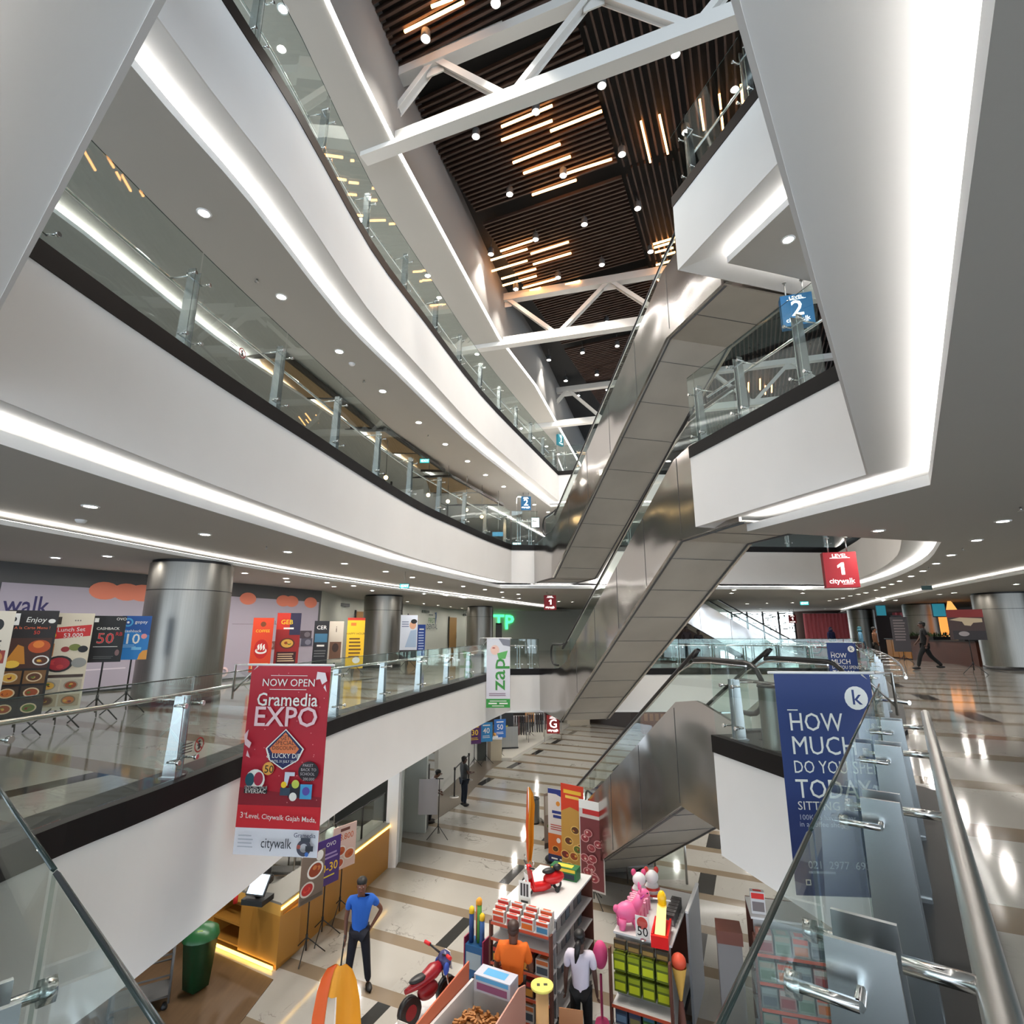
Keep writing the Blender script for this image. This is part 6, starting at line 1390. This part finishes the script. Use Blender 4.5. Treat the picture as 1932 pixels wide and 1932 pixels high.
def person(loc, rz, h, label, skin, shirt, trousers, hair='short', pose=None, sleeve=.6, long_skirt=False, shoe=(20, 18, 18), hair_c=(14, 12, 12), bulk=1.0, fingers=True, name='person'):
    """faces its own -y; joints as fractions of the height"""
    t = thing(name, loc, label, 'person', None, R(rz)); S = h
    J = {'pel': (0, 0, .53), 'spi': (0, .005, .61), 'che': (0, .012, .73), 'nek': (0, .015, .838), 'hd0': (0, .0, .880), 'hd1': (0, .0, .935), 'hd2': (0, .008, .968)}
    for s, k in ((1, 'L'), (-1, 'R')):
        J['sh' + k] = (s * .108, .012, .815); J['el' + k] = (s * .135, .02, .63); J['wr' + k] = (s * .145, -.02, .49)
        J['hip' + k] = (s * .052, 0, .50); J['kn' + k] = (s * .058, -.01, .275); J['an' + k] = (s * .06, .012, .045); J['to' + k] = (s * .068, -.085, .018)
    if pose: J.update(pose)
    V = {k: Vector(v) * S for k, v in J.items()}
    b = S * bulk; sk = cm(skin, .55)
    N = []; E = []; ix = {}
    def nd(k, r, p=None): ix[k] = len(N); N.append((p if p is not None else V[k], r)); return ix[k]
    nd('pel', (.058 * b, .044 * b)); nd('spi', (.052 * b, .040 * b)); nd('che', (.060 * b, .042 * b)); nd('nek', .036 * S); nd('hd0', (.046 * S, .052 * S)); nd('hd1', (.052 * S, .063 * S)); nd('hd2', (.040 * S, .046 * S))
    E += [(0, 1), (1, 2), (2, 3), (3, 4), (4, 5), (5, 6)]
    for k in 'LR':
        a = nd('sh' + k, .028 * b); e = nd('el' + k, .024 * b); w = nd('wr' + k, .016 * S)
        E += [(ix['che'], a), (a, e), (e, w)]
        d = (V['wr' + k] - V['el' + k]).normalized(); hp = V['wr' + k] + d * .045 * S; hn = nd('ha' + k, (.020 * S, .012 * S), hp); E.append((w, hn))
        a = nd('hip' + k, .042 * b); e = nd('kn' + k, .034 * b); f = nd('an' + k, .022 * S)
        E += [(ix['pel'], a), (a, e), (e, f)]
    body = skin_mesh(N, E, 'body', sk, t)
    # face and hands joined to the body mesh
    m = MB().use(sk); hc = V['hd1']; f0 = Vector((0, -1, 0)); hd = (V['hd1'] - V['hd0']).normalized()
    m.ball(hc + Vector((0, -.058 * S, -.018 * S)), .008 * S, .013 * S, .014 * S, 8, 6)
    for s in (-1, 1): m.ball(hc + Vector((s * .045 * S, .004 * S, -.015 * S)), .006 * S, .012 * S, .018 * S, 8, 6)
    if fingers:
        for k, s in (('L', 1), ('R', -1)):
            d = (V['wr' + k] - V['el' + k]).normalized(); hp = V['wr' + k] + d * .045 * S
            fw = Vector((0, -1, 0)); fw = (fw - d * fw.dot(d)).normalized() if abs(fw.dot(d)) < .95 else Vector((0, 0, 1)); pn = d.cross(fw)
            for i, ln in enumerate((.040, .046, .043, .034)):
                b0 = hp + fw * (.013 - .0088 * i) * S; m.tube([b0, b0 + d * ln * .5 * S, b0 + d * ln * .8 * S - pn * s * .008 * S, b0 + d * ln * S - pn * s * .018 * S], .0048 * S, 6, radii=[.0055 * S, .005 * S, .0045 * S, .0035 * S])
            b0 = V['wr' + k] + d * .018 * S + fw * .012 * S; m.tube([b0, b0 + (d * .6 + fw).normalized() * .025 * S, b0 + (d * 1.6 + fw).normalized() * .042 * S], .006 * S, 6, radii=[.007 * S, .006 * S, .0045 * S])
    tmp = m.build('tmp', None)
    bm_join(body, tmp)
    for s in (-1, 1):
        MB().use('white').ball(hc + Vector((s * .018 * S, -.0545 * S, -.004 * S)), .006 * S, .004 * S, .0035 * S, 8, 6).use('black').ball(hc + Vector((s * .018 * S, -.0575 * S, -.004 * S)), .003 * S, .003 * S, .003 * S, 8, 6).build('eye', None, t)
    MB().use(cm((110, 50, 46))).ball(hc + Vector((0, -.052 * S, -.042 * S)), .013 * S, .006 * S, .004 * S, 8, 6).build('mouth', None, t)
    # clothes
    N2 = [(V['pel'] + Vector((0, 0, -.075 * S)), (.086 * b, .072 * b)), (V['spi'], (.082 * b, .068 * b)), (V['che'], (.094 * b, .074 * b)), (V['nek'] + Vector((0, 0, -.008 * S)), (.050 * b, .048 * b))]; E2 = [(0, 1), (1, 2), (2, 3)]
    for k in 'LR':
        n0 = len(N2); N2.append((V['sh' + k], .048 * b)); N2.append((V['sh' + k].lerp(V['el' + k], min(sleeve, 1.0)), .036 * b)); E2 += [(2, n0), (n0, n0 + 1)]
        if sleeve > 1: N2.append((V['el' + k].lerp(V['wr' + k], .9), .026 * b)); E2.append((n0 + 1, n0 + 2))
    skin_mesh(N2, E2, 'shirt', cm(shirt, .8), t, 1)
    if long_skirt:
        c = V['pel']; m = MB().use(cm(trousers, .85))
        m.lathe((c.x, c.y, 0), [(.085 * b, .56 * S), (.10 * b, .50 * S), (.115 * b, .35 * S), (.13 * b, long_skirt * S)], 20); m.build('skirt', None, t)
    else:
        N3 = [(V['pel'], (.080 * b, .066 * b))]; E3 = []
        for k in 'LR':
            n0 = len(N3); N3 += [(V['hip' + k], .060 * b), (V['kn' + k], .043 * b), (V['an' + k] + (V['kn' + k] - V['an' + k]) * .03, .034 * b)]; E3 += [(0, n0), (n0, n0 + 1), (n0 + 1, n0 + 2)]
        skin_mesh(N3, E3, 'trousers', cm(trousers, .85), t)
    for k in 'LR':
        a, c = V['an' + k], V['to' + k]; d = (c - a); d.z = 0; d = d.normalized(); ctr = a + d * .035 * S; ctr.z = a.z - .018 * S
        MB().use(cm(shoe)).ball(ctr, .032 * S, .078 * S, .028 * S, 12, 8, Matrix.Rotation(math.atan2(d.y, d.x) + math.pi / 2, 3, 'Z')).build('shoe', None, t)
    H = cm(hair_c, .5); hm = MB().use(H); off = Vector((0, .014 * S, .024 * S))
    hm.ball(hc + off, .054 * S, .062 * S, .046 * S, 16, 10).ball(hc + Vector((0, .030 * S, -.005 * S)), .049 * S, .040 * S, .048 * S, 14, 8)
    if hair == 'ponytail':
        p = hc + Vector((0, .062 * S, .0)); hm.tube([p, p + Vector((.01 * S, .035 * S, -.03 * S)), p + Vector((.02 * S, .045 * S, -.10 * S)), p + Vector((.035 * S, .035 * S, -.17 * S))], .03 * S, 10, radii=[.02 * S, .03 * S, .024 * S, .006 * S])
    if hair == 'scarf': hm.ball(hc + Vector((0, .01 * S, -.05 * S)), .075 * S, .07 * S, .07 * S, 14, 8)
    if hair == 'bald': hm.v = [(x, y, z) if True else 0 for x, y, z in hm.v]
    hm.build('hair', None, t)
    return t
def bm_join(a, b):
    """b's faces become part of a's mesh"""
    import bmesh
    bm = bmesh.new(); bm.from_mesh(a.data); bm.from_mesh(b.data); bm.to_mesh(a.data); bm.free()
    for p in a.data.polygons: p.use_smooth = True; p.material_index = 0
    me = b.data; bpy.data.objects.remove(b); bpy.data.meshes.remove(me)
SKN = (128, 84, 62)
person(atz(672, 1866, G), 12, 1.70, 'man in a bright blue shirt standing with a hand on his hip', (112, 72, 56), (34, 96, 190), (18, 20, 34),
       pose={'shL': (.11, .012, .80), 'elL': (.215, .06, .665), 'wrL': (.125, .015, .545), 'elR': (-.14, .03, .63), 'wrR': (-.135, .0, .47), 'knL': (.085, -.01, .275), 'anL': (.115, .0, .045), 'toL': (.135, -.085, .018), 'hipR': (-.05, 0, .50), 'knR': (-.075, .0, .275), 'anR': (-.10, .02, .045), 'toR': (-.11, -.07, .018)}, sleeve=.62)
p = atz(672, 1866, G); t = thing('folded_umbrella', (p.x - .235, p.y - .06, .44), 'dark stick held low in the right hand of the man in blue', 'stick', None); MB().use('black').tube([(0, 0, .34), (-.02, -.03, .05), (-.03, -.05, -.20)], .014, 8).build('shaft', None, t); MB().use('dgrey').tube([(0, 0, .34), (.002, .003, .40)], .018, 8).build('grip', None, t)
person((.02, 9.20, 0), 172, 1.70, 'balding man in an orange shirt seen from behind at the toy shelf', (104, 66, 50), (226, 104, 20), (16, 16, 22), hair_c=(60, 38, 30), bulk=1.12,
       pose={'elL': (.155, .0, .64), 'wrL': (.12, -.11, .62), 'elR': (-.155, .0, .64), 'wrR': (-.12, -.11, .60), 'hd1': (0, -.012, .942), 'hd2': (0, -.012, .972)}, sleeve=.75)
person((1.02, 9.20, 0), 168, 1.60, 'woman with a black ponytail in a white shirt seen from behind', (84, 56, 46), (214, 206, 220), (14, 13, 15), 'ponytail', sleeve=.70, bulk=1.02)
person(atz(875, 1520, G), 120, 1.62, 'man in a grey shirt standing by the belt barrier', (80, 54, 44), (62, 64, 66), (20, 30, 44),
       pose={'elR': (-.13, -.03, .66), 'wrR': (-.07, -.16, .66), 'elL': (.13, .0, .65), 'wrL': (.07, -.15, .64)}, sleeve=.6, bulk=1.06)
person(atz(811, 1552, G), 100, 1.62, 'dark haired person leaning behind a pale sheet on a black stand', (110, 78, 62), (176, 172, 178), (18, 16, 18),
       pose={'che': (0, -.05, .73), 'nek': (0, -.085, .82), 'hd0': (0, -.12, .86), 'hd1': (0, -.15, .90), 'hd2': (0, -.155, .93), 'shL': (.1, -.06, .79), 'shR': (-.1, -.06, .79), 'wrL': (.1, -.16, .55), 'wrR': (-.1, -.16, .55)}, shoe=(40, 34, 32))
person(atz(1752, 1264, L1), -122, 1.74, 'person all in black striding past the brown cafe counter', (84, 56, 46), (11, 10, 12), (9, 9, 10),
       pose={'hipL': (.05, 0, .50), 'knL': (.055, -.11, .29), 'anL': (.055, -.17, .05), 'toL': (.06, -.26, .03), 'knR': (-.055, .08, .28), 'anR': (-.055, .25, .085), 'toR': (-.06, .19, .02), 'elL': (.135, .07, .65), 'wrL': (.12, .03, .52), 'elR': (-.13, -.05, .65), 'wrR': (-.11, -.13, .55)}, sleeve=.7, bulk=1.05)
# distant figures
person(aty(1577, 1262, 33.0).xy.to_3d() + Vector((0, 0, L1)), 10, 1.62, 'far person in a navy headscarf in front of the pink curtain', SKN, (34, 40, 84), (24, 26, 40), 'scarf', hair_c=(30, 34, 76), long_skirt=.05, fingers=False, sleeve=1.2)
person(aty(1633, 1262, 27.0).xy.to_3d() + Vector((0, 0, L1)), 60, 1.60, 'far person in a teal headscarf and blue top by the balustrade', SKN, (90, 140, 170), (30, 50, 66), 'scarf', hair_c=(40, 96, 110), long_skirt=.05, fingers=False, sleeve=1.2)
person(aty(1660, 1262, 26.0).xy.to_3d() + Vector((0, 0, L1)), 70, 1.58, 'far person in brown next to the yellow counter panels', SKN, (110, 70, 44), (40, 34, 30), fingers=False, sleeve=1.2)
person(aty(1298, 1240, 25.9).xy.to_3d() + Vector((0, 0, L1)), 0, 1.62, 'far dark figure behind the second balustrade, taller of two', (60, 44, 40), (50, 40, 44), (30, 28, 32), fingers=False, sleeve=1.2)
person(aty(1321, 1240, 25.8).xy.to_3d() + Vector((0, 0, L1)), 0, 1.45, 'far dark figure behind the second balustrade, shorter of two', (60, 44, 40), (34, 30, 36), (26, 24, 28), fingers=False, sleeve=1.2)
